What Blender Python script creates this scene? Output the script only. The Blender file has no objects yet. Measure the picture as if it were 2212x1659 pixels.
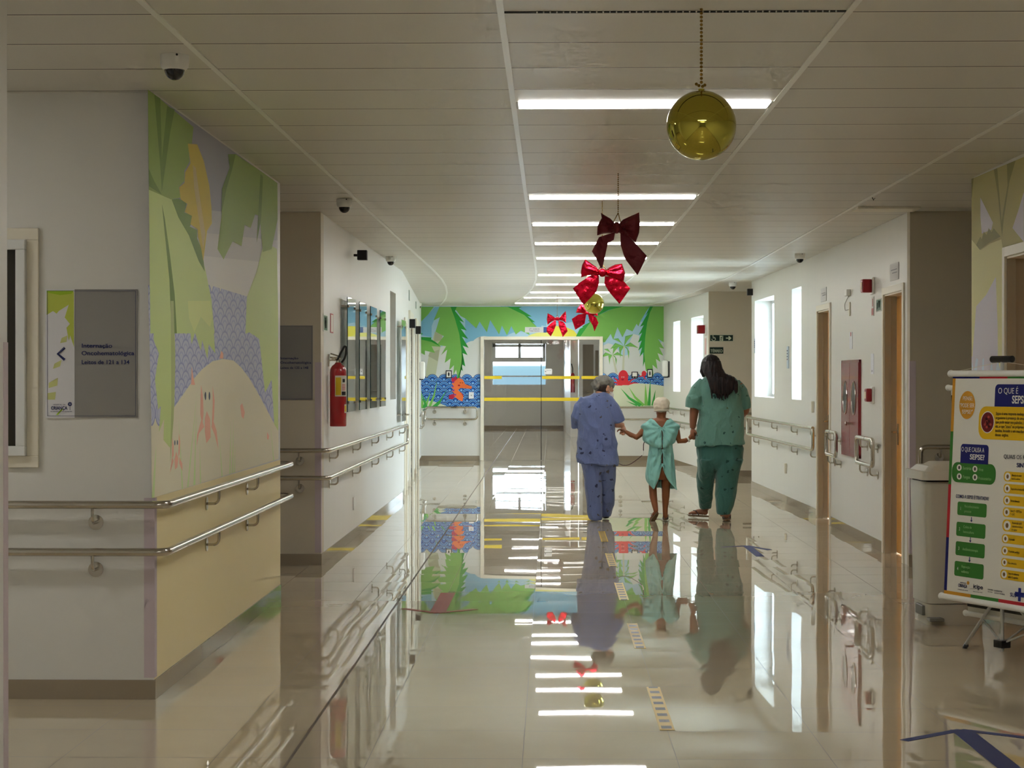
import bpy, bmesh, math, random
from mathutils import Vector, Matrix, noise
random.seed(4)
sc = bpy.context.scene
COL = sc.collection
PI = math.pi
# ---------------------------------------------------------------- camera
CAM = Vector((0, 0, 1.48)); FPX = 4230.0
cam_d = bpy.data.cameras.new('camera'); cam = bpy.data.objects.new('camera', cam_d); COL.objects.link(cam)
cam_d.lens = FPX/2212*36; cam_d.sensor_width = 36; cam_d.clip_end = 300
cam.location = CAM
cam.rotation_euler = (math.radians(90-0.156), 0, math.radians(1.138))
sc.camera = cam
CR = cam.rotation_euler.to_matrix()
# ---------------------------------------------------------------- view and sky
sc.view_settings.view_transform = 'Standard'; sc.view_settings.look = 'None'
sc.view_settings.gamma = 1; sc.view_settings.use_curve_mapping = False
sc.view_settings.exposure = 2.3
sc.cycles.use_denoising = True
sc.cycles.max_bounces = 8; sc.cycles.diffuse_bounces = 5; sc.cycles.glossy_bounces = 4; sc.cycles.transparent_max_bounces = 10
sc.cycles.use_adaptive_sampling = True; sc.cycles.adaptive_threshold = .07; sc.cycles.adaptive_min_samples = 16
sc.cycles.sample_clamp_indirect = 6
LED = 5.5
SKY = 9.0
w = bpy.data.worlds.new('sky'); sc.world = w; w.use_nodes = True
nt = w.node_tree; nt.nodes.clear()
_g = nt.nodes.new('ShaderNodeNewGeometry'); _s = nt.nodes.new('ShaderNodeSeparateXYZ')
_tc = nt.nodes.new('ShaderNodeTexCoord'); nt.links.new(_tc.outputs['Generated'], _s.inputs[0])
_r = nt.nodes.new('ShaderNodeValToRGB'); _m = nt.nodes.new('ShaderNodeMapRange')
_m.inputs[1].default_value = -0.2; _m.inputs[2].default_value = 0.2
nt.links.new(_s.outputs['Z'], _m.inputs[0]); nt.links.new(_m.outputs[0], _r.inputs[0])
e = _r.color_ramp.elements
e[0].position = 0.3; e[0].color = (0.009, 0.0135, 0.015, 1)
e[1].position = 0.56; e[1].color = (0.78, 0.90, 1.0, 1)
x = e.new(0.50); x.color = (0.0105, 0.0165, 0.0195, 1)
x = e.new(0.5165); x.color = (0.0125, 0.020, 0.0225, 1)
x = e.new(0.5185); x.color = (0.08, 0.09, 0.095, 1)
_b = nt.nodes.new('ShaderNodeBackground'); _b.inputs[1].default_value = SKY
_o = nt.nodes.new('ShaderNodeOutputWorld')
nt.links.new(_r.outputs[0], _b.inputs[0]); nt.links.new(_b.outputs[0], _o.inputs[0])
def portal(cx, cy, cz, wx, wz, nx, ny):
    """light portal at a window opening; daylight itself comes from the sky"""
    l = bpy.data.lights.new('window_portal', 'AREA'); l.shape = 'RECTANGLE'; l.size = wx; l.size_y = wz
    l.cycles.is_portal = True
    o = bpy.data.objects.new('window_portal', l); COL.objects.link(o); o.location = (cx, cy, cz)
    o.rotation_euler = Vector((nx, ny, 0)).to_track_quat('-Z', 'Z').to_euler()
# ---------------------------------------------------------------- helpers
def ray(px, py):
    return CR @ Vector(((px-1106)/FPX, (829.5-py)/FPX, -1))
def onY(px, py, Y):
    d = ray(px, py); t = (Y-CAM.y)/d.y; return CAM+d*t
def onX(px, py, X):
    d = ray(px, py); t = (X-CAM.x)/d.x; return CAM+d*t
def onZ(px, py, Z):
    d = ray(px, py); t = (Z-CAM.z)/d.z; return CAM+d*t
def onP(px, py, p, n):
    d = ray(px, py); t = (Vector(p)-CAM).dot(n)/d.dot(n); return CAM+d*t
def lin(v):
    v /= 255.0
    return v/12.92 if v <= .04045 else ((v+.055)/1.055)**2.4
def C(r, g, b, k=1.0):
    return tuple(min(1, lin(q)*k) for q in (r, g, b))
def mat(name, col, rough=.5, metal=0, spec=.5, emit=None, es=0, alpha=1, trans=0, ior=1.45, coat=0, sheen=0, bump=None):
    m = bpy.data.materials.new(name); m.use_nodes = True
    b = m.node_tree.nodes['Principled BSDF']; I = b.inputs
    I['Base Color'].default_value = (*col, 1); I['Roughness'].default_value = rough; I['Metallic'].default_value = metal
    I['Specular IOR Level'].default_value = spec; I['IOR'].default_value = ior
    if emit: I['Emission Color'].default_value = (*emit, 1); I['Emission Strength'].default_value = es
    if trans: I['Transmission Weight'].default_value = trans
    if coat: I['Coat Weight'].default_value = coat; I['Coat Roughness'].default_value = .05
    if sheen: I['Sheen Weight'].default_value = sheen
    if bump:
        N = m.node_tree.nodes; L = m.node_tree.links
        tc = N.new('ShaderNodeTexCoord'); nz = N.new('ShaderNodeTexNoise'); bp = N.new('ShaderNodeBump')
        nz.inputs['Scale'].default_value = bump[0]; nz.inputs['Detail'].default_value = 3
        bp.inputs['Strength'].default_value = bump[1]; bp.inputs['Distance'].default_value = bump[2] if len(bump) > 2 else .01
        L.new(tc.outputs['Object'], nz.inputs['Vector']); L.new(nz.outputs[0], bp.inputs['Height']); L.new(bp.outputs[0], I['Normal'])
    return m
_mc = {}
def flat(col, rough=.55):
    k = (tuple(round(q, 4) for q in col), rough)
    if k not in _mc: _mc[k] = mat('paint', col, rough, spec=.3)
    return _mc[k]
def tag(o, label=None, cat=None, group=None, kind=None):
    if label: o['label'] = label
    if cat: o['category'] = cat
    if group: o['group'] = group
    if kind: o['kind'] = kind
    return o
def thing(name, label, cat, loc=(0, 0, 0), group=None, rotz=0):
    o = bpy.data.objects.new(name, None); COL.objects.link(o); o.location = loc; o.rotation_euler = (0, 0, rotz)
    o.empty_display_size = .1
    return tag(o, label, cat, group)
def offset(o):
    v = Vector((0, 0, 0))
    while o: v += o.location; o = o.parent
    return v
def link_mesh(name, me, parent=None, smooth=False):
    if smooth:
        for p in me.polygons: p.use_smooth = True
    o = bpy.data.objects.new(name, me); COL.objects.link(o)
    if parent:
        o.parent = parent
        v = offset(parent)
        if v.length > 1e-9: me.transform(Matrix.Translation(-v))
    return o
def obj(name, bm, mats, parent=None, smooth=False, label=None):
    """bm holds world coordinates"""
    me = bpy.data.meshes.new(name); bm.to_mesh(me); bm.free()
    for m in (mats if isinstance(mats, (list, tuple)) else [mats]): me.materials.append(m)
    o = link_mesh(name, me, parent, smooth)
    if label: o['label'] = label
    return o
def autosmooth(o, ang=40):
    me = o.data
    for p in me.polygons: p.use_smooth = True
    try: me.set_sharp_from_angle(angle=math.radians(ang))
    except Exception: pass
    return o
def B(): return bmesh.new()
def box(bm, x0, y0, z0, x1, y1, z1, bev=0, mi=0):
    x0, x1 = sorted((x0, x1)); y0, y1 = sorted((y0, y1)); z0, z1 = sorted((z0, z1))
    r = bmesh.ops.create_cube(bm, size=1, matrix=Matrix.Translation(((x0+x1)/2, (y0+y1)/2, (z0+z1)/2)) @ Matrix.Diagonal((x1-x0, y1-y0, z1-z0, 1)))
    fs = set(f for v in r['verts'] for f in v.link_faces)
    for f in fs: f.material_index = mi
    if bev:
        es = list(set(e for v in r['verts'] for e in v.link_edges))
        bmesh.ops.bevel(bm, geom=es, offset=bev, segments=2, profile=.5, affect='EDGES')
def obox(bm, o, u, v, n, a0, a1, b0, b1, c0, c1, bev=0, mi=0):
    """box in a frame: origin o, axes u v n"""
    M = Matrix((( u.x, v.x, n.x, o.x), (u.y, v.y, n.y, o.y), (u.z, v.z, n.z, o.z), (0, 0, 0, 1)))
    r = bmesh.ops.create_cube(bm, size=1, matrix=M @ Matrix.Translation(((a0+a1)/2, (b0+b1)/2, (c0+c1)/2)) @ Matrix.Diagonal((abs(a1-a0), abs(b1-b0), abs(c1-c0), 1)))
    fs = list(set(f for q in r['verts'] for f in q.link_faces))
    for f in fs: f.material_index = mi
    bmesh.ops.recalc_face_normals(bm, faces=fs)
    if bev:
        es = list(set(e for q in r['verts'] for e in q.link_edges))
        bmesh.ops.bevel(bm, geom=es, offset=bev, segments=3, profile=.5, affect='EDGES')
def frame_of(d):
    d = d.normalized(); a = Vector((0, 0, 1)) if abs(d.z) < .9 else Vector((1, 0, 0))
    u = d.cross(a).normalized(); return u, d.cross(u).normalized()
def tube(bm, pts, r, seg=12, cap=True, mi=0):
    pts = [Vector(p) for p in pts]; rs = r if isinstance(r, (list, tuple)) else [r]*len(pts)
    loops = []; u = None
    for i, p in enumerate(pts):
        d = (pts[min(i+1, len(pts)-1)]-pts[max(i-1, 0)])
        if d.length < 1e-9: d = Vector((0, 0, 1))
        d.normalize()
        if u is None: u, v = frame_of(d)
        else:
            u = (u-d*u.dot(d)).normalized(); v = d.cross(u)
        loops.append([bm.verts.new(p+(u*math.cos(a)+v*math.sin(a))*rs[i]) for a in [2*PI*k/seg for k in range(seg)]])
    skin_loops(bm, loops, cap, mi)
def skin_loops(bm, loops, cap=True, mi=0):
    fs = []
    n = len(loops[0])
    for a, b in zip(loops, loops[1:]):
        for k in range(n):
            fs.append(bm.faces.new((a[k], a[(k+1) % n], b[(k+1) % n], b[k])))
    if cap:
        fs.append(bm.faces.new(loops[0][::-1])); fs.append(bm.faces.new(loops[-1]))
    for f in fs: f.material_index = mi
    bmesh.ops.recalc_face_normals(bm, faces=fs)
def rounded(pts, rad, n=6):
    pts = [Vector(p) for p in pts]; out = [pts[0]]
    for a, b, c in zip(pts, pts[1:], pts[2:]):
        d1 = (a-b); d2 = (c-b); r = min(rad, d1.length*.49, d2.length*.49)
        p = b+d1.normalized()*r; q = b+d2.normalized()*r
        for k in range(n+1):
            t = k/n; out.append(p*(1-t)**2+b*2*t*(1-t)+q*t*t)
    out.append(pts[-1]); return out
def ell(bm, c, r, rot=None, seg=16, rings=10, mi=0):
    M = Matrix.Translation(Vector(c)) @ (rot.to_4x4() if rot else Matrix.Identity(4)) @ Matrix.Diagonal((r[0], r[1], r[2], 1))
    q = bmesh.ops.create_uvsphere(bm, u_segments=seg, v_segments=rings, radius=1, matrix=M)
    for f in set(f for v in q['verts'] for f in v.link_faces): f.material_index = mi
def cyl(bm, p, q, r, seg=20, mi=0): tube(bm, [p, q], r, seg, True, mi)
def poly_prism(bm, pts, vec, mi=0):
    """pts: planar 3D outline, extruded along vec"""
    a = [bm.verts.new(Vector(p)) for p in pts]; b = [bm.verts.new(Vector(p)+vec) for p in pts]
    fs = [bm.faces.new(a), bm.faces.new(b[::-1])]
    for k in range(len(a)):
        j = (k+1) % len(a); fs.append(bm.faces.new((a[k], b[k], b[j], a[j])))
    for f in fs: f.material_index = mi
    bmesh.ops.recalc_face_normals(bm, faces=fs)
    bmesh.ops.triangulate(bm, faces=fs[:2])
def clip(poly, q):
    """clip polygon to the convex outline q (both 2D)"""
    area = sum(a[0]*b[1]-b[0]*a[1] for a, b in zip(q, q[1:]+q[:1]))
    if area < 0: q = q[::-1]
    for a, b in zip(q, q[1:]+q[:1]):
        out = []
        def ins(p): return (b[0]-a[0])*(p[1]-a[1])-(b[1]-a[1])*(p[0]-a[0]) >= -1e-9
        for p, r in zip(poly, poly[1:]+poly[:1]):
            i, j = ins(p), ins(r)
            if i: out.append(p)
            if i != j:
                d1 = (b[0]-a[0])*(p[1]-a[1])-(b[1]-a[1])*(p[0]-a[0]); d2 = (b[0]-a[0])*(r[1]-a[1])-(b[1]-a[1])*(r[0]-a[0])
                t = d1/(d1-d2); out.append((p[0]+(r[0]-p[0])*t, p[1]+(r[1]-p[1])*t))
        poly = out
        if len(poly) < 3: return []
    return poly
def paint(bm, mats, layers, p, n, clipq=None, lift=.000012, start=.0008):
    """flat painted shapes on the wall plane through p with normal n; measured outline points are carried onto that plane"""
    lv = 0
    for lay in layers:
        col, shapes = lay[0], lay[1]
        m = flat(col)
        if m not in mats: mats.append(m)
        mi = mats.index(m); lv += 1
        for i_s, s in enumerate(shapes):
            if len(lay) < 3 and i_s: lv += 1
            s = clip(list(s), clipq) if clipq else list(s)
            if len(s) < 3: continue
            w_ = []
            for (a, b) in s:
                v = onP(a, b, p, n)
                if not w_ or (v-w_[-1]).length > 1e-4: w_.append(v)
            if len(w_) > 2 and (w_[0]-w_[-1]).length < 1e-4: w_.pop()
            if len(w_) < 3: continue
            vs = [bm.verts.new(v+n*(start+lv*lift)) for v in w_]
            try: f = bm.faces.new(vs)
            except Exception: continue
            f.material_index = mi
            f.normal_update()
            if f.normal.dot(n) < 0: f.normal_flip()
            if len(vs) > 4: bmesh.ops.triangulate(bm, faces=[f])
    return start+(lv+1)*lift
def ellp(cx, cy, rx, ry=None, n=24, a0=0, a1=2*PI):
    ry = ry or rx
    return [(cx+rx*math.cos(a0+(a1-a0)*k/n), cy+ry*math.sin(a0+(a1-a0)*k/n)) for k in range(n if abs(a1-a0-2*PI) < 1e-6 else n+1)]
def text(name, s, mt, o, u, v, n, size, parent, xs=1.0, bold=0, align='LEFT', depth=.0006):
    """lettering mesh at o (baseline start); size = cap height in metres"""
    cu = bpy.data.curves.new('t', 'FONT'); cu.body = s; cu.size = size/0.73; cu.offset = bold*size; cu.align_x = align
    cu.extrude = depth/2; cu.resolution_u = 4
    to = bpy.data.objects.new('t', cu); COL.objects.link(to)
    bpy.context.view_layer.update()
    me = bpy.data.meshes.new_from_object(to.evaluated_get(bpy.context.evaluated_depsgraph_get()))
    bpy.data.objects.remove(to)
    M = Matrix(((u.x*xs, v.x, n.x, o.x), (u.y*xs, v.y, n.y, o.y), (u.z*xs, v.z, n.z, o.z), (0, 0, 0, 1)))
    me.transform(M); me.materials.clear(); me.materials.append(mt)
    return link_mesh(name, me, parent)
def text_w(s, size):
    cu = bpy.data.curves.new('t', 'FONT'); cu.body = s; cu.size = size/0.73
    to = bpy.data.objects.new('t', cu); COL.objects.link(to); bpy.context.view_layer.update(); wd = to.dimensions.x
    bpy.data.objects.remove(to); return wd
def text_px(name, s, mt, x0, y0, x1, cap, p, n, u, parent, bold=0, lift=.004):
    """fit a line of lettering between measured points (baseline y0, cap height cap)"""
    a = onP(x0, y0, p, n); b = onP(x1, y0, p, n); t = onP(x0, y0-cap, p, n)
    size = (t-a).length; wd = max(text_w(s, size), 1e-4)
    return text(name, s, mt, a+n*lift, u, Vector((0, 0, 1)), n, size, parent, xs=abs((b-a).dot(u))/wd, bold=bold)
UP = Vector((0, 0, 1)); VX = Vector((1, 0, 0)); VY = Vector((0, 1, 0))
def wall_run(name, p0, p1, inward, th, openings=(), z0=0, z1=2.8, m=None):
    """upright wall from p0 to p1; inward = unit direction into the wall; openings (s0,s1,z0,z1) cut right through"""
    bm = B(); p0 = Vector((*p0, 0)); p1 = Vector((*p1, 0)); d = p1-p0; Ln = d.length; d.normalize(); inn = Vector((*inward, 0))*th
    ss = sorted(set([0, Ln]+[min(max(q, 0), Ln) for o in openings for q in o[:2]])); zs = sorted(set([z0, z1]+[q for o in openings for q in o[2:]]))
    def hole(s, z): return any(o[0] < s < o[1] and o[2] < z < o[3] for o in openings) or s < 0 or s > Ln or z < z0 or z > z1
    def P(s, z, k): return p0+d*s+UP*z+inn*k
    def q(a, b, c, e): bm.faces.new([bm.verts.new(v) for v in (a, b, c, e)])
    for a, b in zip(ss, ss[1:]):
        for c_, e_ in zip(zs, zs[1:]):
            ms, mz = (a+b)/2, (c_+e_)/2
            if hole(ms, mz): continue
            for k in (0, 1): q(P(a, c_, k), P(b, c_, k), P(b, e_, k), P(a, e_, k))
    for i, s in enumerate(ss):
        for c_, e_ in zip(zs, zs[1:]):
            mz = (c_+e_)/2
            L_ = hole((ss[i-1]+s)/2 if i else -1, mz); R_ = hole((ss[i+1]+s)/2 if i < len(ss)-1 else Ln+1, mz)
            if L_ != R_: q(P(s, c_, 0), P(s, e_, 0), P(s, e_, 1), P(s, c_, 1))
    for i, z in enumerate(zs):
        for a, b in zip(ss, ss[1:]):
            ms = (a+b)/2
            L_ = hole(ms, (zs[i-1]+z)/2 if i else -1); R_ = hole(ms, (zs[i+1]+z)/2 if i < len(zs)-1 else 99)
            if L_ != R_: q(P(a, z, 0), P(b, z, 0), P(b, z, 1), P(a, z, 1))
    bmesh.ops.remove_doubles(bm, verts=bm.verts, dist=1e-5); bmesh.ops.recalc_face_normals(bm, faces=bm.faces)
    o = obj(name, bm, m or M_wall); tag(o, kind='structure'); return o
def struct(name, bm, m, parent=None):
    o = obj(name, bm, m, parent)
    if not parent: o['kind'] = 'structure'
    return o
def dup(root, loc=None, rotz=None):
    r = root.copy(); COL.objects.link(r)
    if loc is not None: r.location = loc
    if rotz is not None: r.rotation_euler = (0, 0, rotz)
    def rec(a, b):
        for ch in list(a.children):
            c = ch.copy(); COL.objects.link(c); c.parent = b; rec(ch, c)
    rec(root, r); return r
# ---------------------------------------------------------------- materials
def surf_normal_nodes(m): return m.node_tree.nodes, m.node_tree.links, m.node_tree.nodes['Principled BSDF']
def node_math(N, L, op, a, b=None, c=None):
    n = N.new('ShaderNodeMath'); n.operation = op
    for i, q in enumerate((a, b, c)):
        if q is None: continue
        if isinstance(q, (int, float)): n.inputs[i].default_value = q
        else: L.new(q, n.inputs[i])
    return n.outputs[0]
def wall_material(name, col, rough=.38, spec=.45, streak=.5):
    m = mat(name, col, rough, spec=spec); N, L, b = surf_normal_nodes(m)
    tc = N.new('ShaderNodeTexCoord'); mp = N.new('ShaderNodeMapping'); mp.inputs['Scale'].default_value = (1.6, 1.6, .12)
    nz = N.new('ShaderNodeTexNoise'); nz.inputs['Scale'].default_value = 4; nz.inputs['Detail'].default_value = 4
    L.new(tc.outputs['Object'], mp.inputs[0]); L.new(mp.outputs[0], nz.inputs['Vector'])
    mr = N.new('ShaderNodeMapRange'); mr.inputs[3].default_value = rough-.10*streak; mr.inputs[4].default_value = rough+.12*streak
    L.new(nz.outputs[0], mr.inputs[0]); L.new(mr.outputs[0], b.inputs['Roughness'])
    bp = N.new('ShaderNodeBump'); bp.inputs['Strength'].default_value = .12*streak; bp.inputs['Distance'].default_value = .01
    L.new(nz.outputs[0], bp.inputs['Height']); L.new(bp.outputs[0], b.inputs['Normal'])
    return m
M_wall = wall_material('cream_wall_paint', C(223, 222, 216))
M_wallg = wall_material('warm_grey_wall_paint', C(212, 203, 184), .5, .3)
M_wally = wall_material('warm_lit_wall_paint', C(248, 232, 178), .42, .4)  # cream wall with the warm light on it put into its yellow
M_jamb = mat('beige_door_jamb', C(176, 165, 142), .4)
M_trim = mat('cream_trim', C(232, 226, 208), .4)
M_white = mat('white_plastic', C(232, 232, 226), .35)
M_black = mat('black_plastic', C(24, 24, 26), .35)
M_chrome = mat('brushed_steel', C(196, 190, 178), .2, 1)
M_dark = mat('dark_gap', C(30, 28, 26), .6)
M_guard = mat('lilac_corner_guard', C(205, 190, 196), .5)
M_wood = mat('orange_wood_door', C(222, 160, 78), .4, bump=(30, .1))
M_alu = mat('aluminium_bar', C(205, 208, 206), .35, .6)
M_base = mat('taupe_tile_skirting', C(150, 136, 114), .03, spec=.5, ior=1.75)
# floor: polished 60 cm tiles, each lying at its own slight tilt
M_floor = mat('polished_floor_tiles', C(180, 166, 140), .045, spec=.5, ior=1.75)
N, L, b = surf_normal_nodes(M_floor)
g = N.new('ShaderNodeNewGeometry'); sx = N.new('ShaderNodeSeparateXYZ'); L.new(g.outputs['Position'], sx.inputs[0])
ux = node_math(N, L, 'DIVIDE', node_math(N, L, 'ADD', sx.outputs['X'], .11+60), .6)
uy = node_math(N, L, 'DIVIDE', node_math(N, L, 'ADD', sx.outputs['Y'], -7.62+60), .6)
ix = node_math(N, L, 'FLOOR', ux); iy = node_math(N, L, 'FLOOR', uy); fx = node_math(N, L, 'FRACT', ux); fy = node_math(N, L, 'FRACT', uy)
cmb = N.new('ShaderNodeCombineXYZ'); L.new(ix, cmb.inputs[0]); L.new(iy, cmb.inputs[1])
wn = N.new('ShaderNodeTexWhiteNoise'); wn.noise_dimensions = '3D'; L.new(cmb.outputs[0], wn.inputs['Vector'])
sc2 = N.new('ShaderNodeSeparateColor'); L.new(wn.outputs['Color'], sc2.inputs[0])
nzx = N.new('ShaderNodeTexNoise'); nzx.inputs['Scale'].default_value = 1.7; nzx.inputs['Detail'].default_value = .5
mpx = N.new('ShaderNodeMapping'); mpx.inputs['Scale'].default_value = (1, .8, 1); L.new(g.outputs['Position'], mpx.inputs[0]); L.new(mpx.outputs[0], nzx.inputs['Vector'])
scn = N.new('ShaderNodeSeparateColor'); L.new(nzx.outputs['Color'], scn.inputs[0])
def cen(s, k): return node_math(N, L, 'MULTIPLY', node_math(N, L, 'SUBTRACT', s, .5), k)
tx = node_math(N, L, 'ADD', cen(sc2.outputs[0], .0022), cen(scn.outputs[0], .0030))
ty = node_math(N, L, 'ADD', node_math(N, L, 'ADD', cen(sc2.outputs[1], .0085), cen(scn.outputs[1], .0028)), cen(fy, .0004))
cn = N.new('ShaderNodeCombineXYZ'); L.new(tx, cn.inputs[0]); L.new(ty, cn.inputs[1]); cn.inputs[2].default_value = 1
vn = N.new('ShaderNodeVectorMath'); vn.operation = 'NORMALIZE'; L.new(cn.outputs[0], vn.inputs[0]); L.new(vn.outputs[0], b.inputs['Normal'])
def edge(f, wdt):
    a = node_math(N, L, 'LESS_THAN', f, wdt); c = node_math(N, L, 'GREATER_THAN', f, 1-wdt); return node_math(N, L, 'MAXIMUM', a, c)
gr = node_math(N, L, 'MAXIMUM', edge(fx, .0022), edge(fy, .0050))
jx = node_math(N, L, 'LESS_THAN', node_math(N, L, 'ABSOLUTE', node_math(N, L, 'ADD', sx.outputs['X'], 1.015)), .0065)
gr2 = node_math(N, L, 'MAXIMUM', gr, jx)
sp = N.new('ShaderNodeTexNoise'); sp.inputs['Scale'].default_value = 3.0; sp.inputs['Detail'].default_value = 6; L.new(g.outputs['Position'], sp.inputs['Vector'])
cr = N.new('ShaderNodeMix'); cr.data_type = 'RGBA'; L.new(sp.outputs[0], cr.inputs[0])
cr.inputs[6].default_value = (*C(188, 174, 148), 1); cr.inputs[7].default_value = (*C(198, 184, 158), 1)
mx = N.new('ShaderNodeMix'); mx.data_type = 'RGBA'; L.new(gr2, mx.inputs[0]); L.new(cr.outputs[2], mx.inputs[6]); mx.inputs[7].default_value = (*C(84, 68, 50), 1)
L.new(mx.outputs[2], b.inputs['Base Color'])
L.new(node_math(N, L, 'ADD', node_math(N, L, 'MULTIPLY', gr2, .5), .012), b.inputs['Roughness'])
# ceiling: lay-in metal panels 62.5 cm deep, each sagging a little
M_ceil = mat('ceiling_panels', C(212, 209, 199), .42, spec=.6)
N, L, b = surf_normal_nodes(M_ceil)
g = N.new('ShaderNodeNewGeometry'); sx = N.new('ShaderNodeSeparateXYZ'); L.new(g.outputs['Position'], sx.inputs[0])
uy = node_math(N, L, 'DIVIDE', node_math(N, L, 'ADD', sx.outputs['Y'], -7.69+62.5), .625); fy = node_math(N, L, 'FRACT', uy)
ux = node_math(N, L, 'DIVIDE', node_math(N, L, 'ADD', sx.outputs['X'], .18+62.5), 1.25); fx = node_math(N, L, 'FRACT', ux)
cmb = N.new('ShaderNodeCombineXYZ'); L.new(node_math(N, L, 'FLOOR', ux), cmb.inputs[0]); L.new(node_math(N, L, 'FLOOR', uy), cmb.inputs[1])
wn = N.new('ShaderNodeTexWhiteNoise'); L.new(cmb.outputs[0], wn.inputs['Vector']); wc = N.new('ShaderNodeSeparateColor'); L.new(wn.outputs['Color'], wc.inputs[0])
def cen(s, k): return node_math(N, L, 'MULTIPLY', node_math(N, L, 'SUBTRACT', s, .5), k)
ty = node_math(N, L, 'ADD', cen(wc.outputs[0], .008), cen(fy, -.03)); tx = node_math(N, L, 'ADD', cen(wc.outputs[1], .004), cen(fx, -.012))
cn = N.new('ShaderNodeCombineXYZ'); L.new(tx, cn.inputs[0]); L.new(ty, cn.inputs[1]); cn.inputs[2].default_value = -1
vn = N.new('ShaderNodeVectorMath'); vn.operation = 'NORMALIZE'; L.new(cn.outputs[0], vn.inputs[0]); L.new(vn.outputs[0], b.inputs['Normal'])
dk = node_math(N, L, 'LESS_THAN', fy, .026)
lt = node_math(N, L, 'SUBTRACT', node_math(N, L, 'LESS_THAN', fy, .048), dk)
m1 = N.new('ShaderNodeMix'); m1.data_type = 'RGBA'; L.new(lt, m1.inputs[0]); m1.inputs[6].default_value = (*C(212, 209, 199), 1); m1.inputs[7].default_value = (*C(232, 228, 214), 1)
m2 = N.new('ShaderNodeMix'); m2.data_type = 'RGBA'; L.new(dk, m2.inputs[0]); L.new(m1.outputs[2], m2.inputs[6]); m2.inputs[7].default_value = (*C(60, 55, 46), 1)
L.new(m2.outputs[2], b.inputs['Base Color'])
# clear pane
def glass_mat(name, tint=(1, 1, 1), ior=1.5, rough=0.0, mixf=None):
    m = bpy.data.materials.new(name); m.use_nodes = True; N = m.node_tree.nodes; L = m.node_tree.links; N.clear()
    o = N.new('ShaderNodeOutputMaterial'); mx = N.new('ShaderNodeMixShader'); t = N.new('ShaderNodeBsdfTransparent'); gl = N.new('ShaderNodeBsdfGlossy')
    t.inputs[0].default_value = (*tint, 1); gl.inputs['Roughness'].default_value = rough
    fr = N.new('ShaderNodeFresnel'); fr.inputs[0].default_value = ior
    if mixf is None: L.new(fr.outputs[0], mx.inputs[0])
    else: mx.inputs[0].default_value = mixf
    L.new(t.outputs[0], mx.inputs[1]); L.new(gl.outputs[0], mx.inputs[2]); L.new(mx.outputs[0], o.inputs[0]); return m
M_glass = glass_mat('clear_glass')
M_frost = glass_mat('window_glass', (.92, .97, 1))
M_skin_light = mat('light_skin', C(214, 160, 132), .5, spec=.35)
M_skin_dark = mat('brown_skin', C(140, 86, 54), .45, spec=.35)
M_skin_mid = mat('tan_skin', C(150, 98, 74), .5, spec=.35)
# ================================================================ THE BUILDING
for nm, za, zb, mm_ in (('floor', -.2, 0, M_floor), ('ceiling', 2.8, 3.0, M_ceil)):
    bm = B()
    for (xa, ya, xb, yb) in ((-8.3, -8.3, 3.06, 35.3), (3.06, -8.3, 8.3, 15.75), (3.06, 26.4, 8.3, 29.95), (-4.3, 35.3, 4.5, 62)):
        box(bm, xa, ya, za, xb, yb, zb)
    struct(nm, bm, mm_)
bm = B(); box(bm, 3.06, 15.75, -.25, 60, 26.4, -.05); box(bm, 4.5, 29.95, -.25, 60, 90, -.05); struct('ground', bm, mat('courtyard_paving', C(200, 196, 186), .8))
# left side
bm = B(); box(bm, -8, -8, 0, -1.80, 6.45, 2.8); struct('wall_left_near', bm, M_wall)
# block with the mural: front face 9.0, corridor face X=-1.83
bm = B(); box(bm, -8, 9.0, 0, -1.83, 13.2, 2.8); struct('wall_left_mural_block', bm, M_wall)
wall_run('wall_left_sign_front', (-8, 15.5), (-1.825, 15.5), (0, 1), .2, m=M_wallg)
wall_run('wall_left', (-1.825, 15.7), (-1.825, 24.0), (-1, 0), .25, [(22.2-15.7, 23.0-15.7, 1.24, 2.48)])
LB0 = Vector((-1.825, 24.0, 0)); LB1 = Vector((-2.34, 35.3, 0)); LBd = (LB1-LB0).normalized(); LBn = Vector((LBd.y, -LBd.x, 0))
wall_run('wall_left_far', LB0.xy, LB1.xy, (-LBn.x, -LBn.y), .25,
         [(.9, 1.9, 0, 2.2), (3.0, 4.6, 0, 2.25), (6.6, 8.2, 0, 2.25)])
bm = B(); box(bm, -2.2, 22.0, 1.1, -2.09, 23.3, 2.6); struct('wall_niche_back', bm, mat('niche_grey', C(150, 150, 142), .5))
# right side
wall_run('wall_right_near', (2.77, -8), (2.77, 12.9), (1, 0), .2, [(18.9, 19.96, 0, 2.22)])
wall_run('wall_right_near_end', (2.97, 12.9), (8, 12.9), (0, -1), .2)
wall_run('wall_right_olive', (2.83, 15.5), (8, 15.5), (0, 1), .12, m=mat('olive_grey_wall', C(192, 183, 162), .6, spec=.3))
wall_run('wall_right', (2.83, 15.62), (2.83, 21.5), (1, 0), .2, [(.16, 1.05, 0, 2.19), (4.28, 5.18, 0, 2.19)])
R20 = Vector((2.83, 21.5, 0)); R21 = Vector((2.73, 26.7, 0)); R2d = (R21-R20).normalized(); R2n = Vector((-R2d.y, R2d.x, 0))
wall_run('wall_right_windows', R20.xy, R21.xy, (-R2n.x, -R2n.y), .28, [(.6, 1.35, 1.24, 2.52), (2.9, 4.85, 1.24, 2.52)])
wall_run('wall_right_recess_near', (3.0, 26.7), (8, 26.7), (0, -1), .2)
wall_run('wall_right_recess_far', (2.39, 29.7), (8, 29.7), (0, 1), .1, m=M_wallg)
E0 = Vector((2.39, 29.8, 0)); E1 = Vector((2.03, 35.3, 0)); Ed = (E1-E0).normalized(); En = Vector((-Ed.y, Ed.x, 0))
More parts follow.
